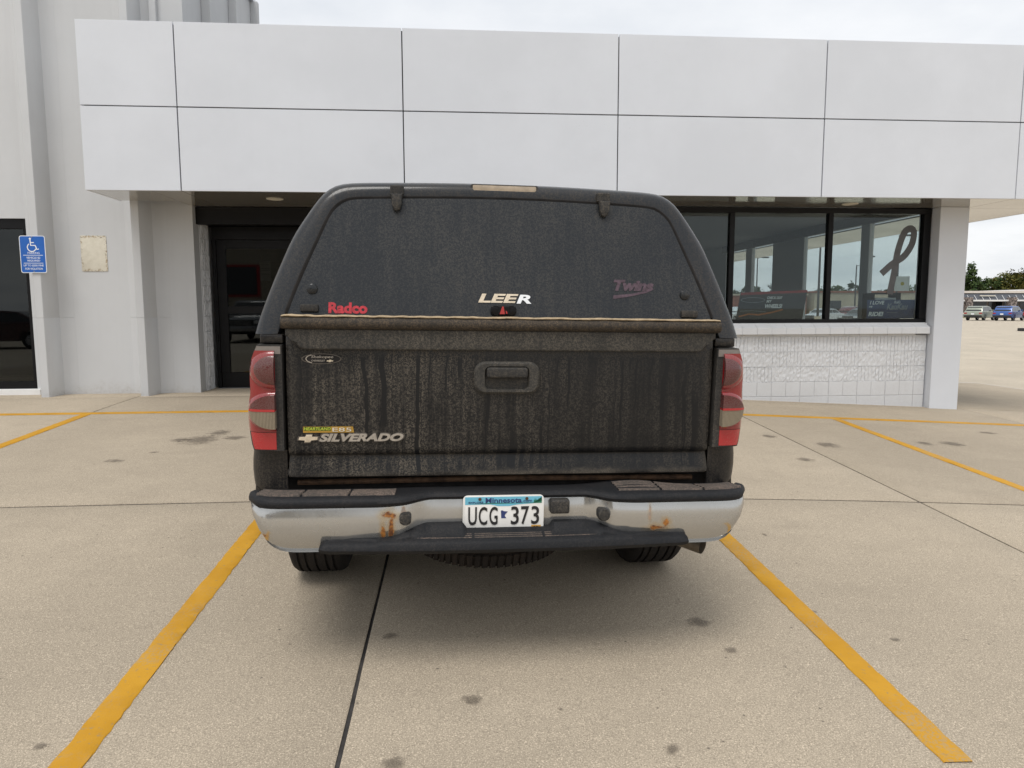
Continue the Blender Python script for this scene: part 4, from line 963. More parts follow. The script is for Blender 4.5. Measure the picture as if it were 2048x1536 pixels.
# ---- bumper
def bump_y(x):
    a = abs(x); y = 0.004 + 0.006 * a + 0.11 * (a / 0.944) ** 36
    rec = min(1, max(0, (0.40 - a) / 0.12)); rec = rec * rec * (3 - 2 * rec)
    return y + 0.05 * rec
def ztop(x):
    a = abs(x); t = min(1, max(0, (0.50 - a) / 0.22)); t = t * t * (3 - 2 * t)
    return 0.661 + 0.012 * t
def zbot(x):
    a = abs(x)
    if a > 0.70:
        t = (a - 0.70) / 0.237; return min(0.638, 0.486 + 0.144 * t ** 5.1)
    return 0.486
xs_ = sorted(set([round(-0.944 + 1.888 * k / 90, 4) for k in range(91)] + [0.94, -0.94, 0.932, -0.932, 0.924, -0.924]))
rows = []
for x in xs_:
    r = []
    zb, zt = zbot(x), ztop(x)
    r.append((x * 0.985, bump_y(x) + 0.07, zb + 0.004)); r.append((x * 0.995, bump_y(x) + 0.014, zb))
    for t in lin(0.03, 0.97, 9):
        r.append((x + math.copysign(0.006 * math.sin(math.pi * t), x), bump_y(x) - 0.018 * math.sin(math.pi * (0.04 + 0.94 * t)) ** 0.7 + 0.03 * (1 - t) ** 3, zb + (zt - zb) * t))
    r.append((x, bump_y(x) + 0.004, zt)); r.append((x * 0.99, bump_y(x) + 0.04, zt + 0.002)); rows.append(r)
bumper = grid('bumper', rows, M['chrome'], T)
# top pad
rows = []
def bend(x): return 0.020 * math.exp(-((x - 0.50) / 0.14) ** 2)
for k in range(91):
    x = -0.953 + 1.906 * k / 90; a = abs(x)
    t = min(1, max(0, (0.50 - a) / 0.22)); t = t * t * (3 - 2 * t)
    zb = ztop(x) - 0.004; h = 0.039 - 0.010 * t; e = min(1, (0.954 - a) / 0.02); h *= 0.7 + 0.3 * math.sqrt(max(0, min(1, e)))
    yb = bump_y(min(0.94, a)) - 0.008; bk = max(0.205, yb + 0.12)
    if a > 0.94: yb += 0.01 * (a - 0.94) / 0.012
    rows.append([(x * 0.985, yb + 0.06, zb + 0.002), (x, yb + 0.006, zb), (x, yb - 0.010, zb + h * 0.18), (x, yb - 0.014, zb + h * 0.45), (x, yb - 0.010, zb + h * 0.75), (x, yb + 0.002, zb + h * 0.95), (x, yb + 0.018, zb + h),
                 (x * 0.995, yb + 0.06, zb + h - 0.006 + bend(x) * 0.6), (x * 0.99, (yb + bk) / 2, zb + h - 0.014 + bend(x)), (x * 0.985, bk, zb + h - 0.026 + bend(x)), (x * 0.985, bk + 0.01, zb - 0.02)])
pad = grid('top_pad', rows, M['pad'], T)
def on_pad(x, y):
    a = abs(x); t = min(1, max(0, (0.50 - a) / 0.22)); t = t * t * (3 - 2 * t)
    return ztop(x) - 0.004 + 0.039 - 0.010 * t - 0.17 * (y - 0.02) + bend(x) * min(1, max(0, (y - 0.02) / 0.09))
def ridge(name, x0, x1, yf, zf, w, h, mat, parent, n=8):
    rows = []
    for x in lin(x0, x1, n):
        y, z = yf(x), zf(x)
        rows.append([(x, y - w / 2, z - 0.003), (x, y - w * 0.35, z + h), (x, y + w * 0.35, z + h), (x, y + w / 2, z - 0.003)])
    return grid(name, rows, mat, parent, smooth=False)
for s in (-1, 1):
    for xa, xb in ((0.42, 0.58), (0.59, 0.75), (0.76, 0.915)):
        for q in range(4):
            a, b = sorted((s * xa, s * xb))
            ridge('tread_strip', a, b, lambda x: bump_y(min(0.90, abs(x))) + 0.03 + 0.032 * q, lambda x: on_pad(x, 0.022 + 0.032 * q) + 0.002, 0.022, 0.0035, M['tread'], pad, 6)
# lower step pad
def bt(x):      # raised back edge of the step
    a = abs(x)
    if a < 0.155: return 0.563
    if a < 0.17: return 0.563 + (0.584 - 0.563) * (a - 0.155) / 0.015
    if a < 0.30: return 0.584
    t = min(1, (a - 0.30) / 0.17); t = t * t * (3 - 2 * t); return 0.584 - 0.040 * t
rows = []
for x in sorted(set([round(-0.688 + 1.372 * k / 80, 4) for k in range(81)] + [-0.155, -0.17, 0.155, 0.17, 0.68, -0.684])):
    a = abs(x); e = min(1, max(0, (0.69 - a) / 0.06)); e = math.sqrt(1 - (1 - e) ** 2)
    fr = -0.03 - 0.042 * (1 - min(1, a / 0.6) ** 3); zb = 0.497 - 0.009 * min(1, a / 0.6) ** 3 + (1 - e) * 0.012; zt = bt(x) if a < 0.47 else 0.512 + 0.032 * e
    ft = zb + 0.052 * (0.5 + 0.5 * e) if a < 0.47 else min(zt, zb + 0.045)
    bky = bump_y(x) + 0.0
    rows.append([(x, bky + 0.03, zb), (x, fr + 0.02, zb - 0.001), (x, fr + 0.004, zb + 0.006), (x, fr - 0.004, zb + 0.02), (x, fr, ft - 0.012), (x, fr + 0.012, ft - 0.002), (x, fr + 0.028, ft), (x, max(fr + 0.03, bky - 0.065), ft + (zt - ft) * 0.35), (x, max(fr + 0.035, bky - (0.046 if a < 0.3 else 0.022)), zt), (x, bky + 0.03, zt + 0.001)])
step = grid('step_pad', rows, M['pad'], T)
for q in range(3):
    for xa, xb in ((-0.40, -0.14), (-0.13, 0.12), (0.13, 0.38)):
        ridge('tread_strip', xa, xb, lambda x: -0.03 - 0.042 * (1 - min(1, abs(x) / 0.6) ** 3) + 0.034 + 0.014 * q, lambda x: 0.5485 + 0.002 * q, 0.009, 0.0025, M['tread'], step, 8)
# plugs and lamps in the bumper face
box('hitch_plug', 0.157, 0.230, 0.012, 0.05, 0.614, 0.668, M['trim'], bumper, bev=0.008, seg=3)
for x in (-0.381, 0.355):
    prism('plate_lamp', rrect(0.042, 0.044, 0.014, x, 0.617), -0.022, 0.03, M['trim'], bumper, bev=0.008, seg=3)
# licence plate
M['pl_white'] = plain('plate_white', (0.80, 0.79, 0.76), 0.45, 0, 0.03, 30); M['pl_sky'] = plain('plate_sky_blue', (0.16, 0.50, 0.66), 0.45, 0, 0.05, 30)
M['pl_green'] = plain('plate_green', (0.02, 0.17, 0.10), 0.5); M['pl_black'] = plain('plate_black', (0.018, 0.018, 0.02), 0.4); M['pl_navy'] = plain('plate_navy', (0.03, 0.05, 0.17), 0.45)
M['pl_gold'] = plain('plate_orange_tab', (0.62, 0.33, 0.06), 0.5)
PYY = 0.028
lp = prism('licence_plate', rrect(0.3048, 0.1524, 0.018, 0, 0), 0, 0.0022, M['pl_white'], T, bev=0.0006); lp.location = (-0.019, PYY, 0.611)
flat('sky_band', [(-0.144, 0.0405), (-0.05, 0.041), (-0.02, 0.034), (0.02, 0.0335), (0.05, 0.039), (0.12, 0.0435), (0.144, 0.044), (0.144, 0.070), (-0.144, 0.070)], -0.0006, M['pl_sky'], lp)
flat('tree_line', [(-0.12, 0.0435), (-0.06, 0.0465), (-0.02, 0.0465), (0.03, 0.0455), (0.12, 0.046), (0.12, 0.0445), (0, 0.0435)], -0.0010, M['pl_green'], lp)
pt_ = [(0.112, 0.044)]
for k in range(9):
    xx = 0.114 + 0.0036 * k; pt_ += [(xx, 0.058 + 0.006 * ((k * 7) % 4) / 3), (xx + 0.0018, 0.053)]
pt_ += [(0.143, 0.068), (0.144, 0.044)]
flat('pine_silhouette', pt_, -0.0010, M['pl_green'], lp)
text('lettering', 'Minnesota', -0.068, 0.068, 0.0465, 0.0665, -0.0014, M['pl_navy'], lp, bold=0.022)
text('lettering', '.com', 0.070, 0.107, 0.0475, 0.0565, -0.0014, M['pl_navy'], lp, bold=0.01)
text('lettering', 'EXPLORE', -0.131, -0.076, 0.0455, 0.0525, -0.0014, M['pl_navy'], lp, bold=0.01)
for s_, x0, x1 in (('U', -0.132, -0.100), ('C', -0.093, -0.061), ('G', -0.053, -0.022), ('3', 0.028, 0.058), ('7', 0.066, 0.096), ('3', 0.105, 0.135)):
    text('plate_character', s_, x0, x1, -0.0385, 0.032, -0.0012, M['pl_black'], lp, ext=0.0008, bold=0.012)
flat('state_outline', [(-0.010, 0.017), (-0.002, 0.017), (-0.0005, 0.0145), (0.016, 0.0125), (0.008, 0.004), (0.005, -0.001), (0.0055, -0.006), (0.011, -0.013), (-0.0085, -0.013), (-0.009, 0.0)], -0.0010, M['pl_navy'], lp)
text('lettering', 'AUG', -0.132, -0.102, -0.066, -0.046, -0.0012, M['pl_black'], lp, bold=0.01)
tb = flat('year_tab', [(0.106, -0.070), (0.142, -0.070), (0.142, -0.042), (0.106, -0.042)], -0.0008, M['pl_gold'], lp)
text('lettering', '27', 0.114, 0.132, -0.060, -0.046, -0.0014, M['pl_black'], tb, bold=0.02)
for x in (-0.089, 0.087): lathe('bolt', [(0, -0.004), (0.005, -0.004), (0.0065, 0)], M['rust'], lp, 12, 'y', (x, 0, 0.0615))
# ---- wheels, spare, exhaust, underbody
def wheel(x0, y0, z0, r=0.378, w=0.265, side=1):
    rt = bpy.data.objects.new('wheel', None); rt.location = (x0, y0, z0); link(rt, T)
    h = w / 2
    pr = [(r * 0.60, -h * 0.86), (r * 0.72, -h), (r * 0.88, -h * 1.02), (r * 0.955, -h * 0.93), (r * 0.99, -h * 0.80)]
    g0 = [-0.62, -0.36, -0.02, 0.34, 0.6]
    for gx in g0:
        pr += [(r, (gx - 0.045) * h), (r - 0.010, (gx - 0.03) * h), (r - 0.010, (gx + 0.03) * h), (r, (gx + 0.045) * h)]
    pr += [(r * 0.99, h * 0.80), (r * 0.955, h * 0.93), (r * 0.88, h * 1.02), (r * 0.72, h), (r * 0.60, h * 0.86)]
    ty_ = lathe('tyre', pr, M['rubber'], rt, 56, 'x')
    lathe('rim', [(0.0, side * h * 0.35), (0.06, side * h * 0.4), (r * 0.45, side * h * 0.3), (r * 0.56, side * h * 0.7), (r * 0.63, side * h * 0.86), (r * 0.6, -side * h * 0.8), (0.0, -side * h * 0.2)], M['steel'], rt, 32, 'x')
    return rt
for x, s in ((-0.84, -1), (0.84, 1)):
    wheel(x + 0.012, 1.09, 0.372, side=s); wheel(x, 4.86, 0.372, side=s)
# spare hung flat below the bed
sp_r, sp_h = 0.37, 0.115
pr = [(0.22, -sp_h * 0.86), (0.27, -sp_h), (0.33, -sp_h * 1.02), (0.358, -sp_h * 0.9), (0.368, -sp_h * 0.62), (0.37, -sp_h * 0.5), (0.362, -sp_h * 0.45), (0.362, -sp_h * 0.4), (0.37, -sp_h * 0.34), (0.37, sp_h * 0.34), (0.362, sp_h * 0.4), (0.362, sp_h * 0.45), (0.37, sp_h * 0.5), (0.368, sp_h * 0.62), (0.358, sp_h * 0.9), (0.33, sp_h * 1.02), (0.27, sp_h), (0.22, sp_h * 0.86)]
spw = bpy.data.objects.new('spare_wheel', None); spw.location = (0.0, 0.985, 0.262); link(spw, T)
lathe('tyre', pr, M['rubber2'], spw, 64, 'z')
lathe('rim', [(0.0, -0.02), (0.1, -0.03), (0.2, -0.06), (0.225, -0.095), (0.225, 0.09), (0, 0.05)], M['rust'], spw, 32, 'z')
bm = bmesh.new()
for k in range(64):
    t = 2 * math.pi * k / 64
    if math.sin(t) > 0.35: continue
    for zz, off in ((-0.078, 0.0), (0.0, 0.049), (0.078, 0.0)):
        a = t + off; b = 0.0455
        vs = []
        for rr, hh in ((0.366, 1.0), (0.3745, 0.85)):
            for dt, dz in ((-b, -0.034), (b * 0.7, -0.03), (b, 0.034), (-b * 0.7, 0.03)):
                vs.append(bm.verts.new((rr * math.cos(a + dt * hh), rr * math.sin(a + dt * hh), zz + dz * hh)))
        bm.faces.new(vs[4:8])
        for j in range(4): bm.faces.new((vs[j], vs[(j + 1) % 4], vs[4 + (j + 1) % 4], vs[4 + j]))
tb_ = from_bm('tread_blocks', bm, M['rubber2'], spw); tb_['kind'] = 'stuff'
tube('exhaust_tip', [(0.62, 0.75, 0.41), (0.70, 0.48, 0.395), (0.77, 0.36, 0.384), (0.862, 0.262, 0.374)], 0.034, M['exh'], T, 20, cap=False)
tube('axle', [(-0.75, 1.17, 0.372), (-0.15, 1.17, 0.372), (0, 1.17, 0.372), (0.15, 1.17, 0.372), (0.75, 1.17, 0.372)], [0.045, 0.05, 0.14, 0.05, 0.045], M['under'], T, 14)
box('underbody', -0.55, 0.55, 0.32, 5.6, 0.42, 0.66, M['under'], T)  # plain dark box added for the undercarriage, to block light beneath the truck
box('mud_shield', -0.88, 0.88, 0.20, 0.30, 0.50, 0.60, M['under'], T)
for x in (-0.46, 0.46): box('frame_rail', x - 0.04, x + 0.04, 0.12, 5.5, 0.44, 0.56, M['under'], T)
# ---- cab and nose
cabp = [(2.22, 0.50), (2.22, 1.16), (2.36, 1.22), (2.50, 1.74), (2.62, 1.83), (3.55, 1.84), (3.72, 1.79), (4.22, 1.22), (4.30, 1.14), (5.40, 1.06), (5.72, 1.0), (5.82, 0.92), (5.84, 0.52), (5.70, 0.42)]
cabp += [(4.86 + 0.47 * math.cos(R(t)), 0.40 + 0.47 * math.sin(R(t))) for t in range(10, 175, 12)] + [(4.36, 0.40), (2.30, 0.42)]
cb = bmesh.new(); st = []
for x in (-0.955, -0.93, 0.93, 0.955):
    ring = []
    for y, z in cabp:
        k = 1 - max(0, z - 1.15) * 0.28; ins = 0.02 if abs(x) > 0.94 else 0
        ring.append(cb.verts.new((x * k, y, z - (0.012 if ins and z > 0.9 else 0))))
    st.append(ring)
n = len(cabp)
for a in range(3):
    for j in range(n): cb.faces.new((st[a][j], st[a][(j + 1) % n], st[a + 1][(j + 1) % n], st[a + 1][j]))
cb.faces.new(st[0]); cb.faces.new(st[3][::-1])
bmesh.ops.triangulate(cb, faces=[f for f in cb.faces if len(f.verts) > 4])
cab = from_bm('cab', cb, M['body'], T, True)
for s in (-1, 1):
    for pts in ([(2.52, 1.20), (3.02, 1.20), (3.02, 1.74), (2.64, 1.74)], [(3.10, 1.20), (4.12, 1.20), (3.68, 1.73), (3.10, 1.74)]):
        V = [(s * (0.957 * (1 - (z - 1.15) * 0.28) + 0.004), y, z) for y, z in pts]
        V2 = [(x - s * 0.006, y, z) for x, y, z in V]
        mesh('side_glass', V + V2, [(0, 1, 2, 3), (4, 5, 6, 7), (0, 1, 5, 4), (1, 2, 6, 5), (2, 3, 7, 6), (3, 0, 4, 7)], M['rglass'], cab)
    mi = box('mirror', min(s * 0.98, s * 1.14), max(s * 0.98, s * 1.14), 3.92, 4.02, 1.20, 1.42, M['trim'], T, bev=0.02, seg=2)
    box('mirror_arm', min(s * 0.90, s * 0.99), max(s * 0.90, s * 0.99), 3.95, 3.99, 1.26, 1.30, M['trim'], mi)
    box('head_light', min(s * 0.6, s * 0.9), max(s * 0.6, s * 0.9), 5.80, 5.86, 0.78, 0.92, M['lens_clear'], T, bev=0.01)
V = [(-0.66, 3.76, 1.75), (0.66, 3.76, 1.75), (0.80, 4.17, 1.27), (-0.80, 4.17, 1.27)]
mesh('windscreen', [(x, y + 0.012, z + 0.012) for x, y, z in V] + [(x, y + 0.006, z + 0.006) for x, y, z in V], [(0, 1, 2, 3), (4, 5, 6, 7)], M['rglass'], cab)
box('grille', -0.58, 0.58, 5.81, 5.86, 0.70, 0.94, M['trim'], T, bev=0.01)
box('front_bumper', -0.94, 0.94, 5.78, 5.95, 0.46, 0.66, M['chrome'], T, bev=0.03, seg=3)
# ------------------------------------------------------------------ vehicles in the lot
M['car_glass'] = plain('car_glass', (0.012, 0.014, 0.016), 0.08, 0, 0.1, coat=0.5)
M['car_black'] = plain('car_black_plastic', (0.02, 0.02, 0.021), 0.6)
M['car_tyre'] = plain('car_tyre', (0.018, 0.018, 0.018), 0.85)
M['car_rim'] = plain('car_alloy', (0.3, 0.3, 0.31), 0.3, 0.8)
M['car_red'] = plain('tail_lamp_red', (0.35, 0.01, 0.012), 0.25, coat=0.4)
M['car_lamp'] = plain('head_lamp', (0.55, 0.56, 0.58), 0.15, coat=0.5)
def paint(name, col): return plain(name, col, 0.3, 0.15, 0.05, 3, coat=0.7)
CARK = {
 'suv': dict(body=[(-2.2, 0.40), (-2.26, 0.58), (-2.25, 0.80), (-2.2, 0.98), (-2.12, 1.04), (0.95, 1.03), (1.15, 1.0), (1.95, 0.91), (2.18, 0.80), (2.26, 0.6), (2.2, 0.36)],
             top=[(-2.12, 1.03), (-1.92, 1.36), (-1.72, 1.60), (-1.5, 1.645), (-0.3, 1.66), (0.25, 1.61), (0.5, 1.52), (1.05, 1.02)], W=0.94, wheels=(-1.36, 1.38), r=0.36),
 'sedan': dict(body=[(-2.3, 0.36), (-2.38, 0.55), (-2.36, 0.85), (-2.28, 0.96), (-1.5, 1.0), (0.9, 0.97), (1.2, 0.93), (2.1, 0.80), (2.32, 0.66), (2.36, 0.5), (2.28, 0.3)],
             top=[(-1.75, 0.98), (-1.0, 1.38), (-0.6, 1.44), (0.0, 1.45), (0.35, 1.40), (1.2, 0.94)], W=0.91, wheels=(-1.38, 1.42), r=0.33),
 'pickup': dict(body=[(-2.9, 0.55), (-2.95, 0.70), (-2.93, 1.10), (-2.88, 1.18), (-1.0, 1.18), (1.2, 1.20), (1.4, 1.19), (2.6, 1.10), (2.86, 1.02), (2.95, 0.8), (2.95, 0.5), (2.85, 0.42)],
             top=[(-1.0, 1.17), (-0.92, 1.75), (-0.75, 1.86), (0.4, 1.88), (0.62, 1.82), (1.35, 1.19)], W=1.0, wheels=(-1.85, 1.9), r=0.41),
}
def loft_profile(name, prof, W, mat, parent, tumble=0.0, zb=0.0, edge=0.06):
    bm = bmesh.new(); st = []
    for x, ins in ((-W, 1), (-W + edge, 0), (W - edge, 0), (W, 1)):
        cy = sum(p[0] for p in prof) / len(prof); cz = sum(p[1] for p in prof) / len(prof); ring = []
        for y, z in prof:
            k = 1 - tumble * max(0, z - zb)
            yy = cy + (y - cy) * (0.975 if ins else 1); zz = cz + (z - cz) * (0.94 if ins else 1)
            if z <= zb + 0.02 and tumble: zz = z
            ring.append(bm.verts.new((x * k, yy, zz)))
        st.append(ring)
    n = len(prof)
    for a in range(3):
        for j in range(n): bm.faces.new((st[a][j], st[a][(j + 1) % n], st[a + 1][(j + 1) % n], st[a + 1][j]))
    bm.faces.new(st[0]); bm.faces.new(st[3][::-1]); bmesh.ops.triangulate(bm, faces=[f for f in bm.faces if len(f.verts) > 4])
    return from_bm(name, bm, mat, parent, True)
def car(name, kind, mat, x, y, heading, label, cat, group=None):
    K = CARK[kind]; W = K['W']; rt = empty(name, (x, y, gz(x, y)), (0, 0, heading), label, cat, group)
    b = list(K['body']); low = []
    for wy in sorted(K['wheels'], reverse=True):
        r = K['r'] + 0.06
        low += [(wy + r * math.cos(R(t)), K['r'] + r * math.sin(R(t))) for t in range(-5, 186, 19)]
    body = loft_profile('body', b + low, W, mat, rt)
    top = K['top']; zb = top[0][1]
    loft_profile('cabin', top, W - 0.05, mat, rt, 0.24, zb, 0.05)
    def xs_at(z): return (W - 0.05) * (1 - 0.24 * max(0, z - zb)) + 0.004
    zt = max(p[1] for p in top) - 0.10
    def yat(z, front):
        pts = top if not front else top[::-1]
        for (ya, za), (yb, zb_) in zip(pts, pts[1:]):
            if za <= z <= zb_: return ya + (yb - ya) * (z - za) / max(1e-6, zb_ - za)
        return pts[0][0]
    z0 = zb + 0.05
    for s in (-1, 1):
        a0, a1, c0, c1 = yat(z0, 0) + 0.12, yat(zt, 0) + 0.14, yat(z0, 1) - 0.14, yat(zt, 1) - 0.10
        mids = [0.5] if kind != 'suv' else [0.33, 0.66]
        cuts = [0] + mids + [1]
        for u, v in zip(cuts, cuts[1:]):
            q = [(a0 + (c0 - a0) * u + 0.025, z0), (a0 + (c0 - a0) * v - 0.025, z0), (a1 + (c1 - a1) * v - 0.025, zt), (a1 + (c1 - a1) * u + 0.025, zt)]
            mesh('side_glass', [(s * xs_at(zz), yy, zz) for yy, zz in q] + [(s * (xs_at(zz) - 0.01), yy, zz) for yy, zz in q], [(0, 1, 2, 3), (4, 5, 6, 7), (0, 1, 5, 4), (1, 2, 6, 5), (2, 3, 7, 6), (3, 0, 4, 7)], M['car_glass'], rt)
        for wy in K['wheels']:
            wr = bpy.data.objects.new('wheel', None); wr.location = (s * (W - 0.13), wy, K['r']); link(wr, rt)
            r = K['r']; lathe('tyre', [(r * 0.62, 0.10), (r * 0.8, 0.115), (r * 0.96, 0.10), (r, 0.07), (r, -0.07), (r * 0.96, -0.1), (r * 0.62, -0.1)], M['car_tyre'], wr, 20, 'x')
            lathe('rim', [(0, s * 0.07), (r * 0.2, s * 0.075), (r * 0.55, s * 0.06), (r * 0.64, s * 0.098), (r * 0.62, -s * 0.09), (0, -s * 0.05)], M['car_rim'], wr, 20, 'x')
        rear = b[2][0]; fr = max(p[0] for p in b)
        zl = b[3][1]
        box('tail_lamp', min(s * (W - 0.33), s * (W - 0.02)), max(s * (W - 0.33), s * (W - 0.02)), rear - 0.012, rear + 0.25, zl - 0.22, zl - 0.07, M['car_red'], rt, bev=0.015)
        box('head_lamp', min(s * (W - 0.4), s * (W - 0.04)), max(s * (W - 0.4), s * (W - 0.04)), fr - 0.22, fr + 0.008, zl - 0.34, zl - 0.2, M['car_lamp'], rt, bev=0.02)
        box('mirror', min(s * (W - 0.02), s * (W + 0.16)), max(s * (W - 0.02), s * (W + 0.16)), yat(z0, 1) - 0.45, yat(z0, 1) - 0.35, z0, z0 + 0.15, mat, rt, bev=0.02)
    for front, nm in ((0, 'rear_glass'), (1, 'windscreen')):
        ya, yb_ = yat(z0 + 0.02, front), yat(zt, front); e = 0.014 if front else -0.014
        q = [(-xs_at(z0) + 0.09, ya + e, z0 + 0.02), (xs_at(z0) - 0.09, ya + e, z0 + 0.02), (xs_at(zt) - 0.08, yb_ + e, zt), (-xs_at(zt) + 0.08, yb_ + e, zt)]
        mesh(nm, q + [(a, b_ - e * 0.5, c) for a, b_, c in q], [(0, 1, 2, 3), (4, 5, 6, 7), (0, 1, 5, 4), (1, 2, 6, 5), (2, 3, 7, 6), (3, 0, 4, 7)], M['car_glass'], rt)
    rear = b[1][0]; fr = max(p[0] for p in b)
    box('rear_bumper', -W + 0.03, W - 0.03, rear - 0.06, rear + 0.2, b[0][1] - 0.02, b[0][1] + 0.22, M['car_black'] if kind == 'suv' else mat, rt, bev=0.04, seg=2)
    box('front_bumper', -W + 0.03, W - 0.03, fr - 0.2, fr + 0.06, b[0][1] - 0.04, b[0][1] + 0.2, M['car_black'] if kind != 'pickup' else M['car_rim'], rt, bev=0.04, seg=2)
    zg = b[3][1]
    gl_ = box('grille', -W * 0.55, W * 0.55, fr - 0.1, fr + 0.015, zg - 0.36 - (0.1 if kind == 'pickup' else 0), zg - 0.16, M['car_black'], rt, bev=0.02)
    for k in range(3): box('grille_bar', -W * 0.5, W * 0.5, fr + 0.01, fr + 0.025, zg - 0.40 + 0.08 * k, zg - 0.37 + 0.08 * k, M['car_rim'], gl_)
    box('number_plate', -0.16, 0.16, rear - 0.075, rear - 0.055, b[2][1] - 0.12, b[2][1] + 0.03, M['sign_white'], rt)
    return rt
HD = R(-57)
car('parked_suv', 'suv', paint('sage_paint', (0.30, 0.33, 0.27)), 61.0, 78.6, HD, 'pale sage green crossover parked nearest the corner column', 'car', 'cars parked across the lot')
car('parked_suv', 'suv', paint('blue_paint', (0.03, 0.10, 0.33)), 62.6, 76.2, HD, 'bright blue crossover parked between the green and red ones', 'car', 'cars parked across the lot')
car('parked_suv', 'suv', paint('red_paint', (0.30, 0.03, 0.045)), 64.2, 73.8, HD, 'dark red crossover parked at the right edge of the photo', 'car', 'cars parked across the lot')
car('parked_sedan', 'sedan', paint('silver_paint', (0.55, 0.57, 0.6)), 36.8, 69.0, R(120), 'silver car seen through the middle showroom window', 'car', 'cars seen through the glass')
car('parked_sedan', 'sedan', paint('graphite_paint', (0.06, 0.07, 0.08)), 37.2, 62.8, R(120), 'dark graphite car seen through the right showroom window', 'car', 'cars seen through the glass')
car('parked_suv', 'suv', paint('white_car_paint', (0.6, 0.62, 0.64)), 29.4, 72.9, R(120), 'white car seen through the glass beside the camper shell', 'car', 'cars seen through the glass')
car('parked_suv', 'suv', paint('maroon_paint', (0.12, 0.02, 0.025)), 42.5, 74.0, R(120), 'maroon car seen through the glass behind the dark car', 'car', 'cars seen through the glass')
car('facing_pickup', 'pickup', paint('black_pickup_paint', (0.02, 0.022, 0.026)), -9.3, -14.2, 0, 'black pickup reflected in the entrance door glass', 'pickup truck')
car('facing_car', 'sedan', paint('dark_maroon_paint', (0.045, 0.012, 0.012)), -17.5, -9.5, R(80), 'dark maroon car reflected in the left window', 'car')
# white box lorry at the right edge
lo = empty('box_truck', (65.8, 71.4, gz(65.8, 71.4)), (0, 0, HD), 'white box body of a small lorry at the right edge', 'lorry')
box('cargo_box', -1.0, 1.0, -2.2, 1.2, 0.62, 2.05, M['white'], lo, bev=0.02)
box('cab', -0.95, 0.95, 1.22, 2.7, 0.6, 1.75, M['white'], lo, bev=0.12, seg=2); box('chassis', -0.8, 0.8, -2.1, 2.5, 0.42, 0.6, M['car_black'], lo)
for s in (-1, 1):
    for wy in (-1.3, 1.8): lathe('wheel', [(0, 0.1), (0.2, 0.09), (0.3, 0.11), (0.38, 0.08), (0.38, -0.08), (0, -0.1)], M['car_tyre'], lo, 18, 'x', (s * 0.86, wy, 0.38))

# ------------------------------------------------------------------ far shops behind the cars
mall = empty('strip_mall', (122, 152, gz(122, 152)), label='low strip of shops with grey metal roof and stone pillars', cat='building')
MZ = gz(122, 152)
def mx_(name, *a, **k): return under(mall, box(name, *a, **k))
def stone():
    n = N('rubble_stone'); v = n.voro(3.2); c = n.mix(n.ramp(v.outputs['Distance'], 0.1, 0.5), (0.34, 0.27, 0.24), (0.06, 0.05, 0.045))
    c = n.mix(n.ramp(n.noise(2.6, 3), 0.4, 0.6), c, n.mix(0.5, c, (0.42, 0.36, 0.33)))
    n.bump(v.outputs['Distance'], 0.6, 0.05); return n.done(c, 0.9)
M['stone'] = stone(); M['mall_roof'] = plain('grey_roof_metal', (0.075, 0.082, 0.095), 0.5, 0, 0.1, 1.0)
M['dark_glass'] = plain('dark_shop_glass', (0.012, 0.014, 0.016), 0.1, 0, 0.2, 1.0, coat=0.4)
mx_('wall', 92, 165, 153.2, 166, MZ, MZ + 3.0, plain('shop_wall', (0.20, 0.17, 0.15), 0.8))
ro = under(mall, prism('roof', [(151.2, MZ + 2.75), (152.6, MZ + 4.35), (166, MZ + 4.35), (166, MZ + 2.75)], 91, 166, M['mall_roof'], plane='yz'))
mx_('coping', 90.8, 166.2, 152.3, 166.2, MZ + 4.352, MZ + 4.85, plain('cream_coping', (0.68, 0.62, 0.55), 0.7))
mx_('coping', 127.5, 140, 152.29, 166.1, MZ + 4.852, MZ + 5.15, M['white'])
mx_('gutter', 90.9, 166.1, 150.9, 151.19, MZ + 2.5, MZ + 2.85, M['white'])
for k in range(19):
    x = 94 + 3.8 * k; mx_('shop_window', x, x + 3.3, 153.12, 153.19, MZ + 0.3, MZ + 2.4, M['dark_glass'])
for k in range(44): 
    x = 93 + 1.65 * k; o = under(mall, prism('roof_seam', [(151.15, MZ + 2.86), (152.0, MZ + 3.86), (152.0, MZ + 3.92), (151.1, MZ + 2.90)], x, x + 0.08, M['white'], plane='yz'))
for x in (99.5, 113.2, 123.6, 134.5, 146): mx_('pillar', x, x + 1.5, 150.2, 151.7, MZ, MZ + 3.4, M['stone'], bev=0.08)
for x in (105.5, 117.2, 129): mx_('shop_sign', x, x + 3.6, 151.5, 151.7, MZ + 3.65, MZ + 3.85, M['cream'])
vg = mesh('verge', [(60, 92, gz(60, 92) + 0.02), (180, 92, gz(180, 92) + 0.02), (180, 104, gz(180, 104) + 0.02), (60, 104, gz(60, 104) + 0.02)], [(0, 1, 2, 3)], plain('dry_grass', (0.16, 0.15, 0.07), 0.95, 0, 0.4, 0.6)); tag(vg, 'dry grass verge in front of the far shops', kind='structure')
rd = mesh('road', [(40, 104.5, gz(40, 104.5) + 0.015), (190, 104.5, gz(190, 104.5) + 0.015), (190, 128, gz(190, 128) + 0.015), (40, 128, gz(40, 128) + 0.015)], [(0, 1, 2, 3)], plain('asphalt', (0.12, 0.115, 0.11), 0.95, 0, 0.2, 0.5)); tag(rd, 'grey asphalt road before the far shops', kind='structure')
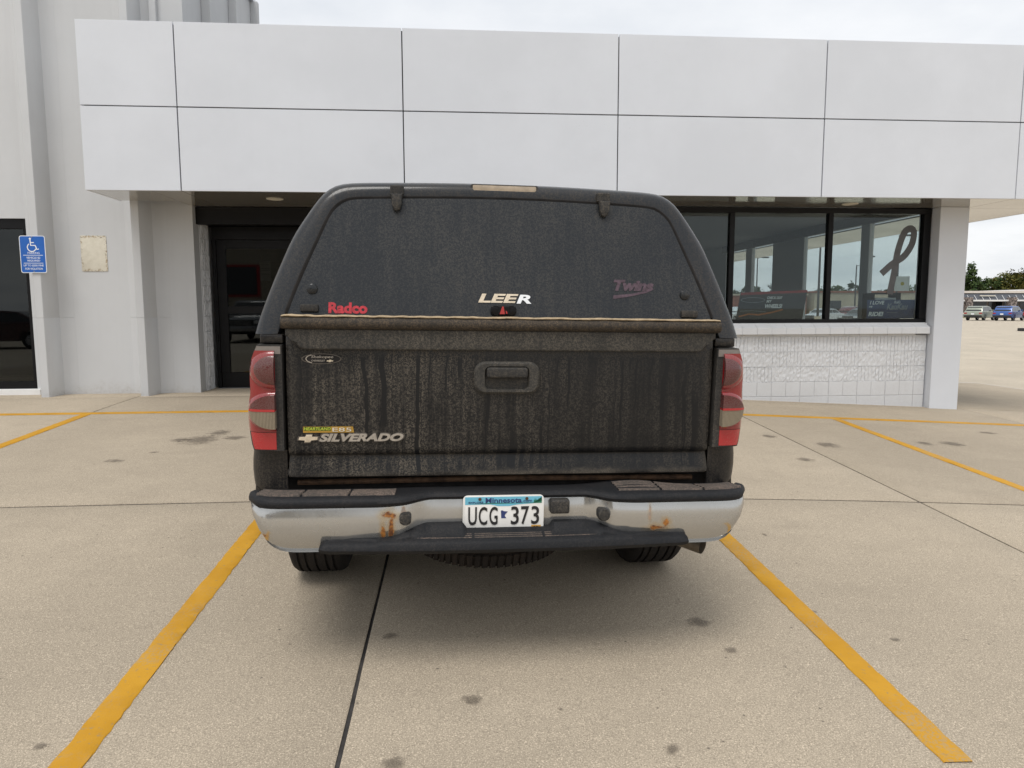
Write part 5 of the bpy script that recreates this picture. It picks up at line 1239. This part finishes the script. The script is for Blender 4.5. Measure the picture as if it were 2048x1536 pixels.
# brick and beige buildings seen through the glass
M['brick'] = plain('red_brick', (0.24, 0.09, 0.06), 0.9, 0, 0.3, 1.5); M['beige'] = plain('beige_wall', (0.42, 0.37, 0.28), 0.9, 0, 0.08, 0.4)
bb = empty('brick_building', (55, 130, gz(55, 130)), label='low red brick building seen through the middle window', cat='building'); bz = gz(55, 130)
under(bb, box('wall', 36, 66, 130, 142, bz, bz + 3.6, M['brick'])); under(bb, box('roof', 35.8, 66.2, 129.8, 142.2, bz + 3.602, bz + 3.9, M['beige']))
for x in (38, 43, 48, 53, 58, 62): under(bb, box('window', x, x + 1.8, 129.9, 129.99, bz + 1.4, bz + 2.5, M['white']))
bg_ = empty('beige_building', (82, 128, gz(82, 128)), label='long low beige building seen through the right window', cat='building'); bz = gz(82, 128)
under(bg_, box('wall', 67, 91, 129, 140, bz, bz + 4.1, M['beige'])); under(bg_, box('roof', 66.8, 91, 128.8, 140.2, bz + 4.102, bz + 4.4, M['brick']))
for x in (70, 76, 82): under(bg_, box('window', x, x + 2.2, 128.9, 128.99, bz + 0.6, bz + 2.6, M['dark_glass']))
# beige sided building behind the camera, reflected in the door
sb_ = empty('sided_building', (-12, -26, 0.0), label='beige sided building reflected in the entrance door', cat='building')
M['siding'] = plain('tan_siding', (0.34, 0.30, 0.235), 0.8, 0, 0.05)
for k in range(26): under(sb_, box('siding_board', -24, -3, -26 - 0.02 * 0, -25.8, 0.0 + 0.22 * k, 0.0 + 0.22 * k + 0.205, M['siding'], bev=0.01))
under(sb_, box('wall', -24, -3, -34, -26.01, 0.0, 5.9, M['siding']))
under(sb_, box('window', -14.6, -12.4, -25.79, -25.74, 2.4, 4.1, M['dark_glass'])); under(sb_, box('window_trim', -14.8, -12.2, -25.80, -25.77, 2.25, 4.25, M['p_red']))
under(sb_, box('roof', -24.4, -2.6, -34.4, -25.5, 5.9, 6.2, M['mall_roof']))

# ------------------------------------------------------------------ lamp posts
def lamp(x, y, h, label, heads=1, double=False, ang=0.0):
    rt = empty('lamp_post', (x, y, gz(x, y)), (0, 0, ang), label, 'lamp post', 'lamp posts beyond the showroom')
    lathe('base', [(0, 0.75), (0.28, 0.75), (0.3, 0), (0, 0)], M['far_concrete'], rt, 16, 'z')
    tube('pole', [(0, 0, 0.7), (0, 0, h)], [0.11, 0.075], M['dark_steel'], rt, 10)
    if heads == 1:
        tube('arm', [(0, 0, h - 0.15), (0.5, 0, h), (0.9, 0, h)], 0.04, M['dark_steel'], rt, 8); box('lamp_head', 0.7, 1.7, -0.2, 0.2, h - 0.09, h + 0.09, M['dark_steel'], rt, bev=0.03)
    else:
        for s in (-1, 1):
            tube('arm', [(0, 0, h - 0.9), (s * 0.5, 0, h - 0.95), (s * 0.75, 0, h - 0.6)], 0.05, M['dark_steel'], rt, 8)
            box('lamp_head', s * 0.8 - 0.42, s * 0.8 + 0.42, -0.18, 0.18, h - 0.6, h - 0.38, M['dark_steel'], rt, bev=0.04)
        box('top_head', -0.3, 0.3, -0.2, 0.2, h - 0.02, h + 0.18, M['dark_steel'], rt, bev=0.03)
for a in ((45.7, 105.7, 9.0, 'single arm lamp post left of the indoor column', 1), (63.2, 137.5, 9.0, 'small distant lamp post just left of the indoor column', 1), (33.8, 67.6, 9.0, 'dark lamp post with two curved arms and top head', 2),
          (33.4, 63.6, 9.2, 'lamp post with paired heads at the middle window mullion', 2), (60.0, 101.6, 8.9, 'single arm lamp post left of the ribbon decal', 1), (57.5, 99.0, 7.5, 'thin lamp post in the left half of the right window', 1), (46.1, 71.6, 9.0, 'lamp post with arm behind the ribbon decal', 1)):
    lamp(*a)
spt = empty('sign_post', (36.9, 43.5, gz(36.9, 43.5)), label='thin post on a black base at the right edge', cat='post')
tube('post', [(0, 0, 0.2), (0, 0, 1.3)], 0.05, M['steel'], spt, 10); box('base', -0.35, 0.5, -0.25, 0.25, 0, 0.2, M['car_black'], spt, bev=0.02); box('panel', -0.1, 0.6, -0.02, 0.02, 1.0, 1.6, M['sign_white'], spt)

# ------------------------------------------------------------------ trees
def leaf_mat(name, a, b):
    n = N(name); c = n.mix(n.ramp(n.noise(0.55, 4, 0.6), 0.3, 0.7), a, b)
    c = n.mix(n.ramp(n.noise(3.0, 2), 0.4, 0.7, 0, 0.5), c, tuple(x * 0.55 for x in a)); return n.done(c, 0.7, 0, spec=0.2)
M['leafA'] = leaf_mat('leaf_green', (0.035, 0.07, 0.022), (0.08, 0.11, 0.03)); M['leafB'] = leaf_mat('leaf_turning', (0.07, 0.085, 0.02), (0.17, 0.14, 0.03)); M['leafC'] = leaf_mat('leaf_dark', (0.022, 0.045, 0.02), (0.05, 0.075, 0.028))
M['bark'] = plain('bark', (0.08, 0.06, 0.045), 0.95, 0, 0.3, 6)
def crown_mesh(seed, h, rx, n_cl, mat, cone=False, leaf=0.42):
    rnd = random.Random(seed); V = []; Fc = []
    for k in range(n_cl):
        while True:
            p = Vector((rnd.uniform(-1, 1), rnd.uniform(-1, 1), rnd.uniform(-1, 1)))
            if p.length <= 1 and (p.length > 0.45 or rnd.random() < 0.3): break
        zz = (p.z + 1) / 2; w_ = (1 - zz * 0.75) if cone else 1
        c = Vector((p.x * rx * w_, p.y * rx * w_, h * (0.22 + 0.78 * zz))); cr_ = rnd.uniform(0.5, 1.15) * rx * 0.24
        for q in range(34):
            d = Vector((rnd.gauss(0, 1), rnd.gauss(0, 1), rnd.gauss(0, 0.8))).normalized() * cr_ * rnd.uniform(0.4, 1.0)
            o = c + d; a = Vector((rnd.gauss(0, 1), rnd.gauss(0, 1), rnd.gauss(0, 1))).normalized(); b = a.orthogonal().normalized()
            s = leaf * rnd.uniform(0.5, 1.1); i = len(V)
            V += [o + a * s, o + b * s * 0.6, o - a * s, o - b * s * 0.6]; Fc.append((i, i + 1, i + 2, i + 3))
    me = bpy.data.meshes.new('crown'); me.from_pydata([tuple(v) for v in V], [], Fc); me.update(); me.materials.append(mat); return me
CM = [crown_mesh(1, 10, 4.5, 70, M['leafA']), crown_mesh(2, 10, 5.2, 80, M['leafB']), crown_mesh(3, 10, 4.2, 70, M['leafC']), crown_mesh(4, 12, 3.4, 70, M['leafA'], True)]
def trunk_mesh():
    bm = bmesh.new(); o = tube('t', [(0, 0, 0), (0.1, 0, 2), (0, 0.1, 4), (0.1, 0, 7.5)], [0.32, 0.24, 0.18, 0.05], M['bark'], None, 8); me = o.data; bpy.data.objects.remove(o)
    bm.free(); return me
TM = trunk_mesh()
BM_ = [tube('limb', [(0, 0, 2.2), (1.0 * math.cos(a), 1.0 * math.sin(a), 4.2), (2.3 * math.cos(a + .3), 2.3 * math.sin(a + .3), 6.4)], [0.15, 0.1, 0.03], M['bark'], None, 6) for a in (0.4, 2.5, 4.4)]
LM = [o.data for o in BM_]
for o in BM_: bpy.data.objects.remove(o)
def tree(x, y, k, s, rot, label):
    rt = empty('tree', (x, y, gz(x, y) - 0.05), (0, 0, rot), label, 'tree', 'trees along the horizon'); rt.scale = (s, s, s)
    link(bpy.data.objects.new('trunk', TM), rt); link(bpy.data.objects.new('crown', CM[k]), rt)
    for m in LM: link(bpy.data.objects.new('limb', m), rt)
TREES = [(133.5, 176, 3, 1.02, 0.3, 'tall spiky green tree beside the corner column'), (139, 182, 2, 0.84, 1.2, 'low dark tree just right of the spiky tree'), (143, 181, 0, 0.92, 2.0, 'mid green tree above the roof of the shops'), (147, 180, 1, 1.02, 0.7, 'rounded yellow green tree above the roof seam'), (150, 178, 1, 1.12, 2.9, 'tallest turning tree near the right edge'), (154, 178, 0, 1.1, 4.0, 'green tree at the far right edge'),
         (135.5, 180, 0, 0.9, 4.4, 'green tree half hidden by the corner column')]
TX = [(66, 168, 2), (72, 170, 0), (77, 166, 2), (82, 165, 0), (86, 164, 2), (91, 166, 0), (96, 165, 2), (89, 150, 0), (101, 160, 2), (106, 158, 0), (112, 162, 2), (61, 166, 0)]
for t in TREES: tree(*t)
words = ['first', 'second', 'third', 'fourth', 'fifth', 'sixth', 'seventh', 'eighth', 'ninth', 'tenth', 'eleventh', 'twelfth']
for i, (x, y, k) in enumerate(sorted(TX, key=lambda t: t[0] / t[1])):
    tree(x, y, k, 0.52 + 0.07 * ((i * 5) % 4), i * 1.3, words[i] + ' tree from the left in the row seen through the showroom glass')
